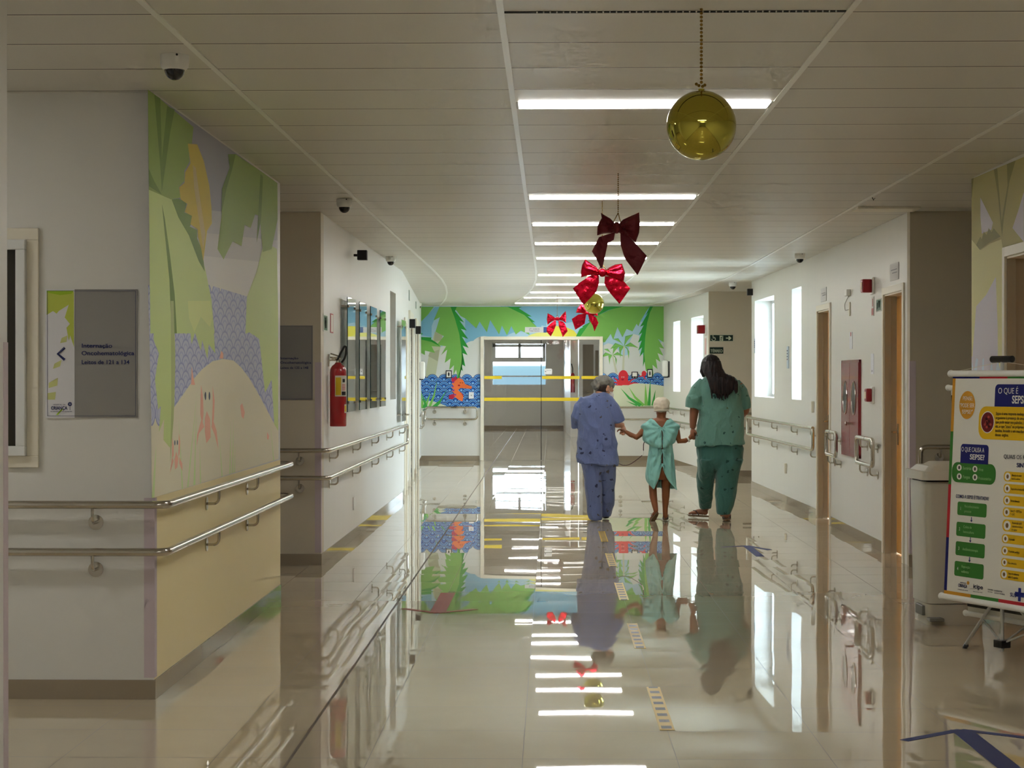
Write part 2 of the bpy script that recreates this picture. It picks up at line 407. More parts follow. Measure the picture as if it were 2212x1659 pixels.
wall_run('wall_right_far', E0.xy, E1.xy, (-En.x, -En.y), .28, [(.5, 1.9, 1.26, 2.46), (3.25, 4.15, 1.26, 2.46)])
# back wall with the glazed doorway
wall_run('wall_back', (-2.6, 35.3), (2.4, 35.3), (0, 1), .2, [(2.6-1.21, 2.6+.876, 0, 2.18)])
# room behind the glass
BW = 58.0
wall_run('wall_back_room', (-4, BW), (.37, BW), (0, 1), .25, [(4-1.755, 4-.123, 1.27, 2.55)])
wall_run('wall_back_room_left', (-4, 35.5), (-4, BW), (-1, 0), .2)
wall_run('wall_back_room_pier', (.37, BW), (.50, 49.99), (1, 0), .2)
wall_run('wall_back_room_right', (.71, 50), (4.2, 50), (0, 1), .2, m=mat('pale_wall', C(225, 228, 228), .4))
wall_run('wall_back_room_side', (4.2, 35.5), (4.2, 50), (1, 0), .2)
# far ends of the side corridors and the end behind the photographer
wall_run('wall_side_left', (-8, -8), (-8, 35.3), (-1, 0), .2)
wall_run('wall_side_right', (8, -8), (8, 15.7), (1, 0), .2)
wall_run('wall_side_right_recess', (8, 26.5), (8, 29.9), (1, 0), .2)
wall_run('wall_behind', (-8, -8), (8, -8), (0, -1), .2)
# ---- panes and frames of the windows
M_pvc = mat('white_window_frame', C(226, 228, 226), .4)
def window(n, p0, d, nrm, s0, s1, z0, z1, depth, bars):
    """p0 wall start, d along, nrm towards the corridor; frame set back by depth"""
    bm = B(); inn = -nrm; o = p0
    fw = .035
    obox(bm, o, d, UP, inn, s0, s1, z0, z0+fw, depth-.02, depth+.02); obox(bm, o, d, UP, inn, s0, s1, z1-fw, z1, depth-.02, depth+.02)
    obox(bm, o, d, UP, inn, s0, s0+fw, z0+fw, z1-fw, depth-.02, depth+.02); obox(bm, o, d, UP, inn, s1-fw, s1, z0+fw, z1-fw, depth-.02, depth+.02)
    for b_ in bars: obox(bm, o, d, UP, inn, b_[0], b_[1], b_[2], b_[3], depth-.018, depth+.018)
    f = struct('window_%d' % n, bm, M_pvc)
    bm = B(); obox(bm, o, d, UP, inn, s0+fw, s1-fw, z0+fw, z1-fw, depth+.0, depth+.004)
    obj('pane', bm, M_frost, f)
window(2, R20, R2d, R2n, 2.9, 4.85, 1.24, 2.52, .25, [])
window(3, R20, R2d, R2n, .6, 1.35, 1.24, 2.52, .25, [])
window(4, E0, Ed, En, .5, 1.9, 1.26, 2.46, .25, [])
window(5, E0, Ed, En, 3.25, 4.15, 1.26, 2.46, .25, [])
window(6, Vector((-4, BW, 0)), VX, Vector((0, -1, 0)), 4-1.755, 4-.123, 1.27, 2.55, .1,
       [(2.28, 3.84, 1.98, 2.11), (3.03, 3.11, 2.1, 2.52), (2.28, 3.84, 1.53, 1.57), (2.28, 2.36, 2.1, 2.52), (3.76, 3.84, 2.1, 2.52), (2.28, 3.84, 2.42, 2.5)])
for (p0, d, nr, a, b_, z0, z1) in ((R20, R2d, R2n, 2.9, 4.85, 1.24, 2.52), (R20, R2d, R2n, .6, 1.35, 1.24, 2.52), (E0, Ed, En, .5, 1.9, 1.26, 2.46), (E0, Ed, En, 3.25, 4.15, 1.26, 2.46)):
    c_ = p0+d*((a+b_)/2)-nr*.29; portal(c_.x, c_.y, (z0+z1)/2, b_-a, z1-z0, nr.x, nr.y)
portal(-.94, BW+.27, 1.91, 1.63, 1.28, 0, -1)
# ---- skirting
def skirt(name, runs):
    bm = B()
    for (p0, p1, nr) in runs:
        p0 = Vector((*p0, 0)); p1 = Vector((*p1, 0)); d = p1-p0; Ln = d.length; d.normalize(); nv = Vector((*nr, 0)).normalized()
        obox(bm, p0, d, UP, nv, 0, Ln, 0.0005, .09, 0.0, .007)
    struct('baseboard_'+name, bm, M_base)
skirt('left_near', [((-1.80, -8), (-1.80, 6.45), (1, 0))])
skirt('left_mural', [((-8, 9.0), (-1.823, 9.0), (0, -1)), ((-1.83, 9.0), (-1.83, 13.2), (1, 0)), ((-8, 13.2), (-1.83, 13.2), (0, 1))])
skirt('left', [((-8, 15.5), (-1.818, 15.5), (0, -1)), ((-1.825, 15.5), (-1.825, 24), (1, 0))])
def Lp(s): v = LB0+LBd*s; return (v.x, v.y)
skirt('left_far', [(Lp(0), Lp(.8), LBn.xy), (Lp(2.0), Lp(2.85), LBn.xy), (Lp(4.75), Lp(6.45), LBn.xy), (Lp(8.35), Lp(11.2), LBn.xy)])
skirt('right_near', [((2.77, -8), (2.77, 10.85), (-1, 0)), ((2.77, 12.01), (2.77, 12.9), (-1, 0)), ((2.77, 12.9), (8, 12.9), (0, 1))])
skirt('right', [((2.823, 15.5), (8, 15.5), (0, -1)), ((2.83, 16.73), (2.83, 19.83), (-1, 0)), ((2.83, 20.87), (2.83, 21.5), (-1, 0)), (R20.xy, R21.xy, R2n.xy), ((2.73, 26.7), (8, 26.7), (0, 1))])
skirt('right_far', [((2.383, 29.7), (8, 29.7), (0, -1)), (E0.xy, E1.xy, En.xy)])
skirt('back', [((-2.34, 35.3), (-1.29, 35.3), (0, -1)), ((.955, 35.3), (2.03, 35.3), (0, -1))])
skirt('back_room', [((-4, BW), (.37, BW), (0, -1))])
# ---- ceiling T-bars, bending left with the corridor from Y=24
M_tbar = mat('white_ceiling_bar', C(236, 236, 230), .35)
def bend(x, y): return x-.0045*max(0, y-24)**2
for i, X in enumerate((-3.93, -2.68, -1.43, -.18, 1.07, 2.32, 3.57)):
    bm = B(); ya, yb = -8, 35.3
    if X < -1.8: ya, yb = 6.45, 9.0
    if X > 2.8: ya, yb = 12.9, 15.5
    pts = [y for y in (ya, 24, 26, 28, 30, 32, 33.7, yb) if ya <= y <= yb]
    for a, c_ in zip(pts, pts[1:]):
        p = Vector((bend(X, a), a, 0)); q = Vector((bend(X, c_), c_, 0)); d = (q-p); Ln = d.length; d.normalize(); s_ = Vector((d.y, -d.x, 0))
        obox(bm, p, d, s_, UP, 0, Ln, -.0125, .0125, 2.795, 2.8)
    struct('trim_%d' % (i+1), bm, M_tbar)
bm = B(); box(bm, 2.35, 15.05, 2.782, 2.83, 15.35, 2.7995); struct('trim_8', bm, M_trim)
# ---- corner guards
for i, (x, y, s_, z0, z1, fr) in enumerate(((-1.83, 9.0, -1, .1, .93, 1), (-1.825, 15.5, -1, .1, 1.61, 1), (2.83, 15.5, 1, .1, 1.62, 1), (-1.80, 6.45, -1, .1, 1.6, -1))):
    bm = B(); box(bm, x, y-.0025*fr, z0, x+s_*.047, y, z1); box(bm, x, y-.0025*fr, z0, x-s_*.0025, y+.047*fr, z1)
    struct('trim_%d' % (9+i), bm, M_guard)
# ---- cream wainscot below the mural and its top edge; warm light painted into its yellow
bm = B(); box(bm, -1.83, 9.0, .092, -1.8285, 13.2, .932); struct('wall_wainscot_left', bm, M_wally)
# ---- doors
def door(n, wallX, y0, y1, zt, leafcol, nrm=-1, hinge_far=True, M_leaf=None):
    """doorway in a wall at X=wallX facing nrm; y0<y1"""
    bm = B(); t = .016*nrm
    for (a, b_) in ((y0-.06, y0), (y1, y1+.06)): box(bm, wallX, a, 0, wallX+t, b_, zt+.06, .003)
    box(bm, wallX, y0, zt, wallX+t, y1, zt+.06, .003)
    box(bm, wallX, y0, 0, wallX-nrm*.10, y0+.012, zt, mi=1); box(bm, wallX, y1-.012, 0, wallX-nrm*.10, y1, zt, mi=1); box(bm, wallX, y0, zt-.012, wallX-nrm*.10, y1, zt)
    box(bm, wallX-nrm*.05, y1-.02, 0, wallX-nrm*.056, y1-.01, zt, mi=1)
    f = struct('door_%d' % n, bm, [M_trim, M_jamb])
    bm = B(); box(bm, wallX-nrm*.10, y0+.012, .008, wallX-nrm*.14, y1-.012, zt-.012, .002)
    lf = obj('door_leaf', bm, M_leaf or M_wood, f)
    bm = B(); hy = y1-.09
    box(bm, wallX-nrm*.10, hy-.022, .92, wallX-nrm*.094, hy+.022, 1.10, .002)
    tube(bm, rounded([(wallX-nrm*.10, hy, 1.03), (wallX-nrm*.045, hy, 1.03), (wallX-nrm*.045, hy-.11, 1.03)], .02), .009, 10)
    autosmooth(obj('handle', bm, M_chrome, f)); return f
door(1, 2.77, 10.9, 11.96, 2.22, 0)
door(2, 2.83, 15.78, 16.67, 2.19, 0)
door(3, 2.83, 19.9, 20.8, 2.19, 0)
# glazed door in the back wall
bm = B(); DX0, DX1 = -1.21, .876
for (a, b_) in ((DX0-.06, DX0), (DX1, DX1+.06)): box(bm, a, 35.27, 0, b_, 35.5, 2.24, .004)
box(bm, DX0, 35.27, 2.18, DX1, 35.5, 2.24, .004)
gd = struct('door_4', bm, M_trim)
mid = onY(1169, 800, 35.38).x
for (a, b_) in ((DX0+.004, mid-.006), (mid+.006, DX1-.004)):
    bm = B(); box(bm, a, 35.37, .01, b_, 35.38, 2.175); gl = obj('glass_leaf', bm, M_glass, gd)
bm = B(); box(bm, mid-.006, 35.365, .01, mid+.006, 35.385, 2.175); obj('dark_seal', bm, M_dark, gd)
M_ytape = mat('yellow_tape', C(232, 204, 40), .5)
for (xa, xb, zc) in ((1046, 1084, 815.5), (1084, 1168, 815.5), (1171, 1252, 815.5), (1256, 1294, 815.5)):
    if xa == 1084: continue
    z = onY(1100, zc, 35.36).z; bm = B(); box(bm, onY(xa, zc, 35.36).x, 35.362, z-.027, onY(xb, zc, 35.36).x, 35.3665, z+.027); obj('yellow_strip', bm, M_ytape, gd)
for (xa, xb, zc) in ((1046, 1168.5, 862.5), (1169.5, 1294, 862.5)):
    z = onY(1100, zc, 35.36).z; bm = B(); box(bm, onY(xa, zc, 35.36).x, 35.362, z-.03, onY(xb, zc, 35.36).x, 35.3665, z+.03); obj('yellow_strip', bm, M_ytape, gd)
# back room: two dark doors, pipes, switch box
M_ddoor = mat('dark_taupe_door', C(120, 112, 98), .5)
for i, (xa, xb, zt) in enumerate(((1259, 1282, 2.35), (1286, 1293, 2.2))):
    a = onY(xa, 800, 49.98).x; b_ = onY(xb, 800, 49.98).x
    bm = B(); box(bm, a, 49.95, 0, b_, 50, zt); dd = struct('door_%d' % (5+i), bm, M_ddoor)
    if i == 0:
        bm = B(); tube(bm, rounded([(b_-.05, 49.95, 1.15), (b_-.05, 49.88, 1.15), (b_-.17, 49.88, 1.15)], .02), .012, 8); obj('handle', bm, M_chrome, dd)
# ---- left far wall: plain door and two lift portals
def lp(s, z, k=0): return LB0+LBd*s+UP*z+LBn*k
M_gran = mat('speckled_granite', C(92, 82, 66), .25, spec=.5)
N, L, b = surf_normal_nodes(M_gran); tcn = N.new('ShaderNodeTexCoord'); vz = N.new('ShaderNodeTexNoise'); vz.inputs['Scale'].default_value = 60; L.new(tcn.outputs['Object'], vz.inputs['Vector'])
rr = N.new('ShaderNodeValToRGB'); rr.color_ramp.elements[0].color = (*C(48, 42, 34), 1); rr.color_ramp.elements[1].color = (*C(150, 136, 112), 1); rr.color_ramp.elements[0].position = .42; rr.color_ramp.elements[1].position = .6
L.new(vz.outputs[0], rr.inputs[0]); L.new(rr.outputs[0], b.inputs['Base Color'])
def ldoor(n, s0, s1, zt, granite, leaf):
    bm = B(); fw = .17 if granite else .06; t = .03 if granite else .016
    mi = 1 if granite else 0
    obox(bm, LB0, LBd, UP, LBn, s0-fw, s0, 0, zt+fw, 0, t, .004, mi=0); obox(bm, LB0, LBd, UP, LBn, s1, s1+fw, 0, zt+fw, 0, t, .004, mi=0)
    obox(bm, LB0, LBd, UP, LBn, s0, s1, zt, zt+fw, 0, t, .004, mi=0)
    obox(bm, LB0, LBd, UP, LBn, s1-.02, s1, 0, zt, -.22, 0, mi=mi); obox(bm, LB0, LBd, UP, LBn, s0, s0+.02, 0, zt, -.22, 0, mi=mi); obox(bm, LB0, LBd, UP, LBn, s0+.02, s1-.02, zt-.02, zt, -.22, 0, mi=mi)
    f = struct('door_%d' % n, bm, [M_trim, M_gran])
    bm = B()
    if granite:
        c_ = (s0+s1)/2
        obox(bm, LB0, LBd, UP, LBn, s0+.02, c_-.003, .01, zt-.02, -.2, -.17); obox(bm, LB0, LBd, UP, LBn, c_+.003, s1-.02, .01, zt-.02, -.2, -.17)
    else: obox(bm, LB0, LBd, UP, LBn, s0+.02, s1-.02, .01, zt-.02, -.10, -.06)
    obj('door_leaf', bm, leaf, f)
    return f
d7 = ldoor(7, .9, 1.9, 2.2, False, mat('pale_wood_leaf', C(206, 184, 150), .45))
bm = B(); tube(bm, rounded([lp(1.0, 1.02, -.06), lp(1.0, 1.02, .05), lp(1.16, 1.02, .05)], .02), .011, 8); obox(bm, LB0, LBd, UP, LBn, .98, 1.03, .9, 1.14, -.06, -.05); obj('handle', bm, M_chrome, d7)
ldoor(8, 3.0, 4.6, 2.25, True, M_alu); ldoor(9, 6.6, 8.2, 2.25, True, M_alu)
for i, s_ in enumerate((2.55, 6.15)):
    t_ = thing('lift_indicator', ('black lift indicator box above the nearer granite lift portal', 'black lift indicator box above the farther granite lift portal')[i], 'lift indicator', lp(s_, 2.2), 'lift indicators')
    bm = B(); obox(bm, LB0, LBd, UP, LBn, s_, s_+.2, 2.17, 2.29, .02, .10, .005); obj('housing', bm, M_black, t_)
    bm = B(); obox(bm, LB0, LBd, UP, LBn, s_, s_+.2, 2.165, 2.295, .001, .02, .002); obj('mounting_plate', bm, M_white, t_)
for i, s_ in enumerate((2.9, 6.9)):
    bm = B(); obox(bm, LB0, LBd, UP, LBn, s_, s_+.25, 2.56+.03*i, 2.7, 0.001, .012)
    tag(obj('wall_plaque', bm, mat('green_grey_plaque', C(170, 180, 172), .4)), ('small grey-green plaque high above the nearer lift portal', 'small grey-green plaque high above the farther lift portal')[i], 'plaque')

# ================================================================ MURALS
def X8(pts): return [(860+x*.2411, 620+y*.2411) for x, y in pts]       # measured outlines, left half of the back wall
def XR(pts): return [(1180+x*.1808, 620+y*.1808) for x, y in pts]      # right half
NAVY = C(16, 44, 118); LB = C(128, 182, 228); MB_ = C(30, 100, 186)
def waves(x0, x1, y0, rows, rx, ry, dy, cols, mask=None):
    out = []
    for j in range(rows):
        y = y0+j*dy; off = rx if j % 2 else 0
        n = int((x1-x0)/(2*rx))+3
        cs = [x0-rx+off+2*rx*k-rx for k in range(n)]
        for sc_, c_ in cols:
            out.append((c_, [ellp(cx, y+ry, rx*sc_, ry*sc_, 20) for cx in cs if mask is None or mask(cx, y)], 1))
    return out
WC = [(.999, NAVY), (.90, LB), (.78, MB_), (.62, LB), (.52, NAVY), (.40, MB_), (.2, LB)]
GREEN = C(126, 188, 92); DGREEN = C(48, 160, 62); SKY1 = C(126, 184, 214); SKY2 = C(168, 204, 222); CLOUD = C(212, 216, 212)
SAND = C(214, 220, 192); TRUNK = C(192, 198, 168)
nB = Vector((0, -1, 0)); pB = (0, 35.3, 0)
bm = B(); ms = []
L1 = [(SKY2, [[(909, 658), (1435, 658), (1435, 882), (909, 882)]]),
      (SKY1, [[(1080, 658), (1435, 658), (1435, 690), (1330, 700), (1230, 712), (1150, 700), (1085, 670)]]),
      (SKY1, [X8([(600, 280), (1150, 260), (1300, 300), (1260, 420), (900, 450), (760, 560), (700, 620), (600, 540)])]),
      (SKY1, [X8([(205, 310), (330, 180), (370, 180), (300, 350), (300, 450), (205, 430)])]),
      (CLOUD, [X8([(340, 560), (420, 520), (560, 560), (640, 560), (700, 620), (740, 600), (740, 860), (205, 860), (205, 560)]), ellp(1046, 752, 30, 26), ellp(1025, 760, 28, 24),
               X8([(205, 640), (300, 600), (340, 860), (205, 860)])]),
      (SKY2, [ellp(1160, 732, 40, 24), ellp(1125, 738, 36, 22), XR([(0, 430), (60, 420), (180, 440), (300, 420), (430, 400), (460, 440), (380, 560), (0, 560)])]),
      (C(228, 222, 84), [ellp(1200, 742, 48, 38), XR([(0, 560), (50, 520), (120, 490), (170, 470), (250, 485), (330, 520), (370, 570), (370, 600), (0, 600)])]),
      (C(222, 224, 130), [ellp(1170, 746, 42, 28)]),
      ]
L1 += [(CLOUD, [XR([(680, 700), (740, 670), (800, 690), (850, 740), (900, 820), (960, 860), (940, 1050), (680, 1050)]), XR([(940, 820), (1010, 800), (1100, 790), (1180, 820), (1400, 640), (1405, 1060), (900, 1060)]), XR([(1040, 560), (1110, 580), (1110, 800), (980, 800), (1000, 650)])]),
       (TRUNK, [X8([(330, 400), (400, 430), (375, 560), (355, 680), (330, 830), (300, 950), (230, 935), (255, 720), (280, 590), (300, 500)])]),
       (C(172, 176, 148), [X8([(330, 400), (400, 430), (385, 480), (320, 490)]), X8([(280, 590), (370, 560), (355, 665), (270, 620)]), X8([(245, 800), (332, 810), (305, 945), (232, 935)])])]
bmask = [(909, 800), (1038, 800), (1038, 881.5), (909, 881.5)]
k0 = paint(bm, ms, L1, pB, nB, [(909.5, 661.5), (1434, 661.5), (1434, 881.5), (909.5, 881.5)])
WL = waves(909, 1040, 808, 9, 12.5, 12.5, 7.6, WC)
k1 = paint(bm, ms, WL, pB, nB, [(909.5, 808), (1037.5, 808), (1037.5, 881.5), (909.5, 881.5)], start=k0)
WR = waves(1300, 1434, 805, 6, 12, 12, 6.5, WC)
paint(bm, ms, WR, pB, nB, [(1301.5, 805), (1434, 805), (1434, 842), (1301.5, 842)], start=k0)
def blade(x0, y0, x1, y1, w, bow=0):
    dx, dy = x1-x0, y1-y0; ln = math.hypot(dx, dy); nx, ny = -dy/ln, dx/ln
    return [(x0-nx*w, y0-ny*w), ((x0+x1)/2-nx*w*.6+nx*bow, (y0+y1)/2-ny*w*.6+ny*bow), (x1, y1), ((x0+x1)/2+nx*w*.6+nx*bow, (y0+y1)/2+ny*w*.6+ny*bow), (x0+nx*w, y0+ny*w)]
def small_palm(cx, cy, s, stem, bx, by):
    sh = [[(cx-1.6, cy), (cx+1.6, cy), (bx+2.4, by), (bx-2.4, by)]]
    lv = []; dk = []
    for (ax, ay) in ((-24, -16), (20, -26), (-30, 6), (32, 4), (-8, 26), (10, 28)):
        ex, ey = cx+ax*s, cy+ay*s; mx_, my_ = cx+ax*s*.5+(-ay)*s*.16*(1 if ax > 0 else -1)*-1, cy+ay*s*.45-7*s
        lv.append([(cx, cy), (mx_-3*s, my_-3*s), (ex, ey), (mx_+2*s, my_+6*s)])
        dk.append([(cx, cy), (mx_-3*s, my_-3*s), (ex, ey), (mx_-2*s, my_-1*s)])
    return sh, lv, dk
p1 = small_palm(1348, 748, 1.0, 0, 1346, 800); p2 = small_palm(1323, 767, .8, 0, 1332, 806)
gr_l = [blade(*q) for q in ((912, 884, 905, 812, 4), (922, 884, 912, 850, 3.5), (926, 884, 944, 822, 3, 3), (930, 884, 966, 840, 3, 5), (918, 884, 930, 846, 3), (935, 884, 958, 852, 2.6, 4), (908, 884, 916, 862, 3), (914, 884, 922, 858, 2.6))]
gr_r = [blade(*q) for q in ((1384, 876, 1340, 838, 4, -4), (1396, 876, 1394, 828, 4), (1402, 876, 1405, 820, 3.4), (1410, 876, 1416, 842, 3), (1390, 876, 1358, 836, 3.6, -3), (1376, 876, 1352, 866, 1.8))]
ORG = C(240, 120, 62); RED = C(224, 52, 62)
def arms(pts, w):
    out = []
    for (a, b_) in zip(pts, pts[1:]): out.append(blade(a[0], a[1], b_[0], b_[1], w))
    return out
L2 = [(SAND, [[(1301, 840), (1325, 832), (1350, 829), (1380, 828), (1410, 830), (1436, 834), (1436, 878), (1301, 878)], X8([(410, 1085), (205, 1085), (205, 1030), (300, 1020), (380, 1045), (440, 1070)])]),
      (GREEN, p1[1]+p2[1]), (C(96, 172, 92), p1[2]+p2[2]), (C(196, 200, 176), p1[0]+p2[0]),
      (GREEN, [X8([(370, 178), (318, 300), (375, 270), (335, 400), (410, 440), (345, 520), (430, 530), (385, 610), (440, 560), (418, 680), (470, 640), (458, 745), (500, 700), (495, 790), (520, 740), (535, 830), (575, 700), (570, 560), (550, 420), (510, 280), (470, 178)]),
               X8([(470, 178), (980, 178), (1130, 250), (1240, 355), (1230, 375), (1160, 380), (1180, 430), (1100, 390), (1055, 425), (1015, 350), (975, 432), (930, 345), (905, 425), (825, 295), (795, 405), (730, 310), (700, 370), (600, 280), (560, 260), (525, 215)]),
               X8([(205, 178), (320, 178), (270, 245), (205, 310)]), X8([(205, 452), (300, 470), (345, 500), (382, 535), (300, 530), (330, 590), (240, 570), (240, 610), (205, 590)]),
               XR([(400, 600), (520, 430), (600, 350), (740, 280), (900, 232), (1240, 232), (1190, 300), (1130, 400), (1100, 470), (1080, 440), (1030, 530), (960, 500), (910, 600), (850, 480), (800, 630), (770, 560), (700, 660), (680, 660), (670, 600)]),
               XR([(1275, 232), (1403, 232), (1403, 660), (1335, 620), (1410, 740), (1350, 720), (1398, 820), (1330, 790), (1365, 895), (1310, 860), (1328, 980), (1270, 930), (1280, 1060), (1190, 1000), (1170, 800), (1180, 600), (1200, 450), (1240, 300)])]),
      (DGREEN, [X8([(470, 178), (525, 178), (510, 215), (592, 318), (550, 300), (615, 390), (562, 375), (628, 465), (572, 445), (632, 545), (578, 525), (622, 610), (578, 592), (602, 712), (568, 690), (580, 752), (558, 735), (545, 830), (528, 815), (575, 700), (568, 560), (548, 420), (508, 280)]),
                X8([(980, 178), (1110, 178), (1080, 190), (1198, 265), (1160, 262), (1228, 315), (1195, 314), (1245, 358), (1130, 250)]),
                X8([(205, 448), (300, 452), (295, 468), (335, 492), (382, 535), (300, 492), (205, 470)]), X8([(205, 410), (222, 418), (205, 430)]),
                XR([(355, 590), (400, 500), (440, 480), (430, 470), (520, 420), (500, 400), (600, 340), (580, 330), (690, 232), (930, 232), (740, 275), (600, 350), (520, 430), (400, 600)]),
                XR([(1275, 232), (1240, 232), (1185, 340), (1215, 310), (1120, 475), (1165, 455), (1102, 575), (1145, 545), (1095, 665), (1140, 640), (1098, 760), (1145, 720), (1115, 835), (1160, 780), (1155, 955), (1175, 890), (1190, 1000), (1170, 800), (1182, 600), (1205, 430), (1240, 300)])]),
      (C(130, 200, 90), gr_l[::2]+[gr_r[i] for i in (1, 4)]), (C(66, 172, 74), gr_l[1::2]+[gr_r[i] for i in (0, 2, 3, 5)]),
      (C(196, 40, 74), [X8([(455, 970), (500, 955), (510, 985), (490, 1005), (455, 1000)]), X8([(560, 940), (585, 965), (580, 1020), (565, 1020)]), X8([(475, 830), (490, 805), (500, 820), (515, 795), (525, 820), (560, 810), (540, 850), (490, 860)])]),
      (ORG, [X8([(500, 850), (540, 815), (580, 830), (600, 870), (640, 885), (662, 890), (658, 912), (600, 908), (560, 905), (535, 925), (565, 950), (585, 985), (575, 1025), (540, 1010), (500, 975), (515, 965), (480, 930), (498, 920), (475, 895), (495, 885), (480, 865)])]),
      (C(150, 60, 150), [X8([(478, 850), (505, 845), (500, 862)]), X8([(474, 890), (500, 885), (495, 900)]), X8([(478, 928), (505, 915), (503, 935)]), X8([(498, 970), (520, 955), (520, 972)])]),
      (C(190, 40, 40), [ellp(991.5, 832.5, 2.6, 1.8)]), (C(40, 30, 30), [ellp(994.5, 827, 1.5, .7), ellp(999, 827, 1.5, .7)]),
      (RED, [ellp(1346.5, 813, 10.6, 13.5), [(1336, 820), (1357, 820), (1359, 832), (1334, 832)]]+[blade(*q) for q in ((1338, 828, 1322, 814, 2.6, 2), (1340, 830, 1318, 826, 2.6, 2), (1356, 828, 1376, 816, 2.4, -2), (1356, 830, 1382, 828, 2.4, -2), (1344, 831, 1326, 832, 2))]+[ellp(1391, 807, 5, 6), blade(1388, 812, 1378, 814, 1.6), blade(1390, 813, 1396, 822, 1.6)]),
      (C(170, 20, 50), [ellp(1345, 820, 3, 2)]), (C(240, 230, 230), [ellp(1343.5, 814.5, 1.3, 1), ellp(1347.5, 814.5, 1.3, 1)]), (C(60, 10, 20), [ellp(1343.5, 814.5, .6, .6), ellp(1347.5, 814.5, .6, .6)])]
paint(bm, ms, L2, pB, nB, [(909.5, 661.5), (1434, 661.5), (1434, 881.5), (909.5, 881.5)], start=k1)
# remove the painting where the doorway is: keep only faces outside the frame
dx0, dx1, dzt = DX0-.058, DX1+.058, 2.238
for (pc, nn) in (((dx0, 0, 0), (1, 0, 0)), ((dx1, 0, 0), (1, 0, 0)), ((0, 0, dzt), (0, 0, 1))):
    bmesh.ops.bisect_plane(bm, geom=bm.verts[:]+bm.edges[:]+bm.faces[:], dist=1e-7, plane_co=pc, plane_no=nn)
kill = [f for f in bm.faces if dx0 < f.calc_center_median().x < dx1 and f.calc_center_median().z < dzt]
bmesh.ops.delete(bm, geom=kill, context='FACES')
tag(obj('wall_mural', bm, ms), 'bright seaside mural with palm fronds, seahorse and octopus around the glazed doorway', 'mural')
# ---- mural on the left block (X=-1.83), seen at a slant
def c3(pts): return [(300+x*.3254, 180+y*.3254) for x, y in pts]
def c4(pts): return [(300+x*.2833, 650+y*.2833) for x, y in pts]
K = 2.3  # tones below are muted to carry the dim light on this wall
gA = C(108, 128, 66, K); gA2 = C(84, 106, 50, K); gL = C(146, 160, 104, K); skA = C(118, 120, 128, K); skL = C(160, 160, 158, K); yA = C(150, 136, 52, K); sandA = C(174, 170, 150, K*.92); lil = C(140, 144, 160, K); lil2 = C(112, 118, 148, K); pinkA = C(186, 142, 124, K*.9); bl = C(86, 108, 150, K)
bm = B(); ms = []
nA = Vector((1, 0, 0)); pA = (-1.83, 0, 0)
A1 = [(skA, [[(316, 180), (605, 380), (605, 620), (316, 620)]]), (C(136, 138, 140, K), [[(316, 440), (605, 470), (605, 1100), (316, 1100)]]), (C(150, 150, 150, K), [[(316, 490), (605, 520), (605, 1100), (316, 1100)]]), (skL, [[(316, 540), (605, 570), (605, 1100), (316, 1100)]]), (sandA, [[(316, 820), (606, 820), (606, 1100), (316, 1100)]])]
cq = [(onP_x := 318.6, 193.5), (598.8, 395.5), (601.5, 991), (327.5, 1076)]
k0 = paint(bm, ms, A1, pA, nA, cq)
WA = waves(316, 605, 612, 16, 9.4, 27, 17, [(.999, lil2), (.84, lil), (.6, C(126, 132, 156, K)), (.45, lil)])
k1 = paint(bm, ms, WA, pA, nA, [(318.7, 575), (440, 612), (599.3, 655), (600.8, 930), (327, 950)], start=k0)
dome = c4([(260, 820), (330, 720), (420, 590), (480, 520), (560, 460), (640, 442), (720, 455), (780, 510), (840, 590), (910, 710), (980, 840), (1055, 985), (1060, 1600), (60, 1600), (60, 1080), (130, 1040), (190, 960), (230, 880)])
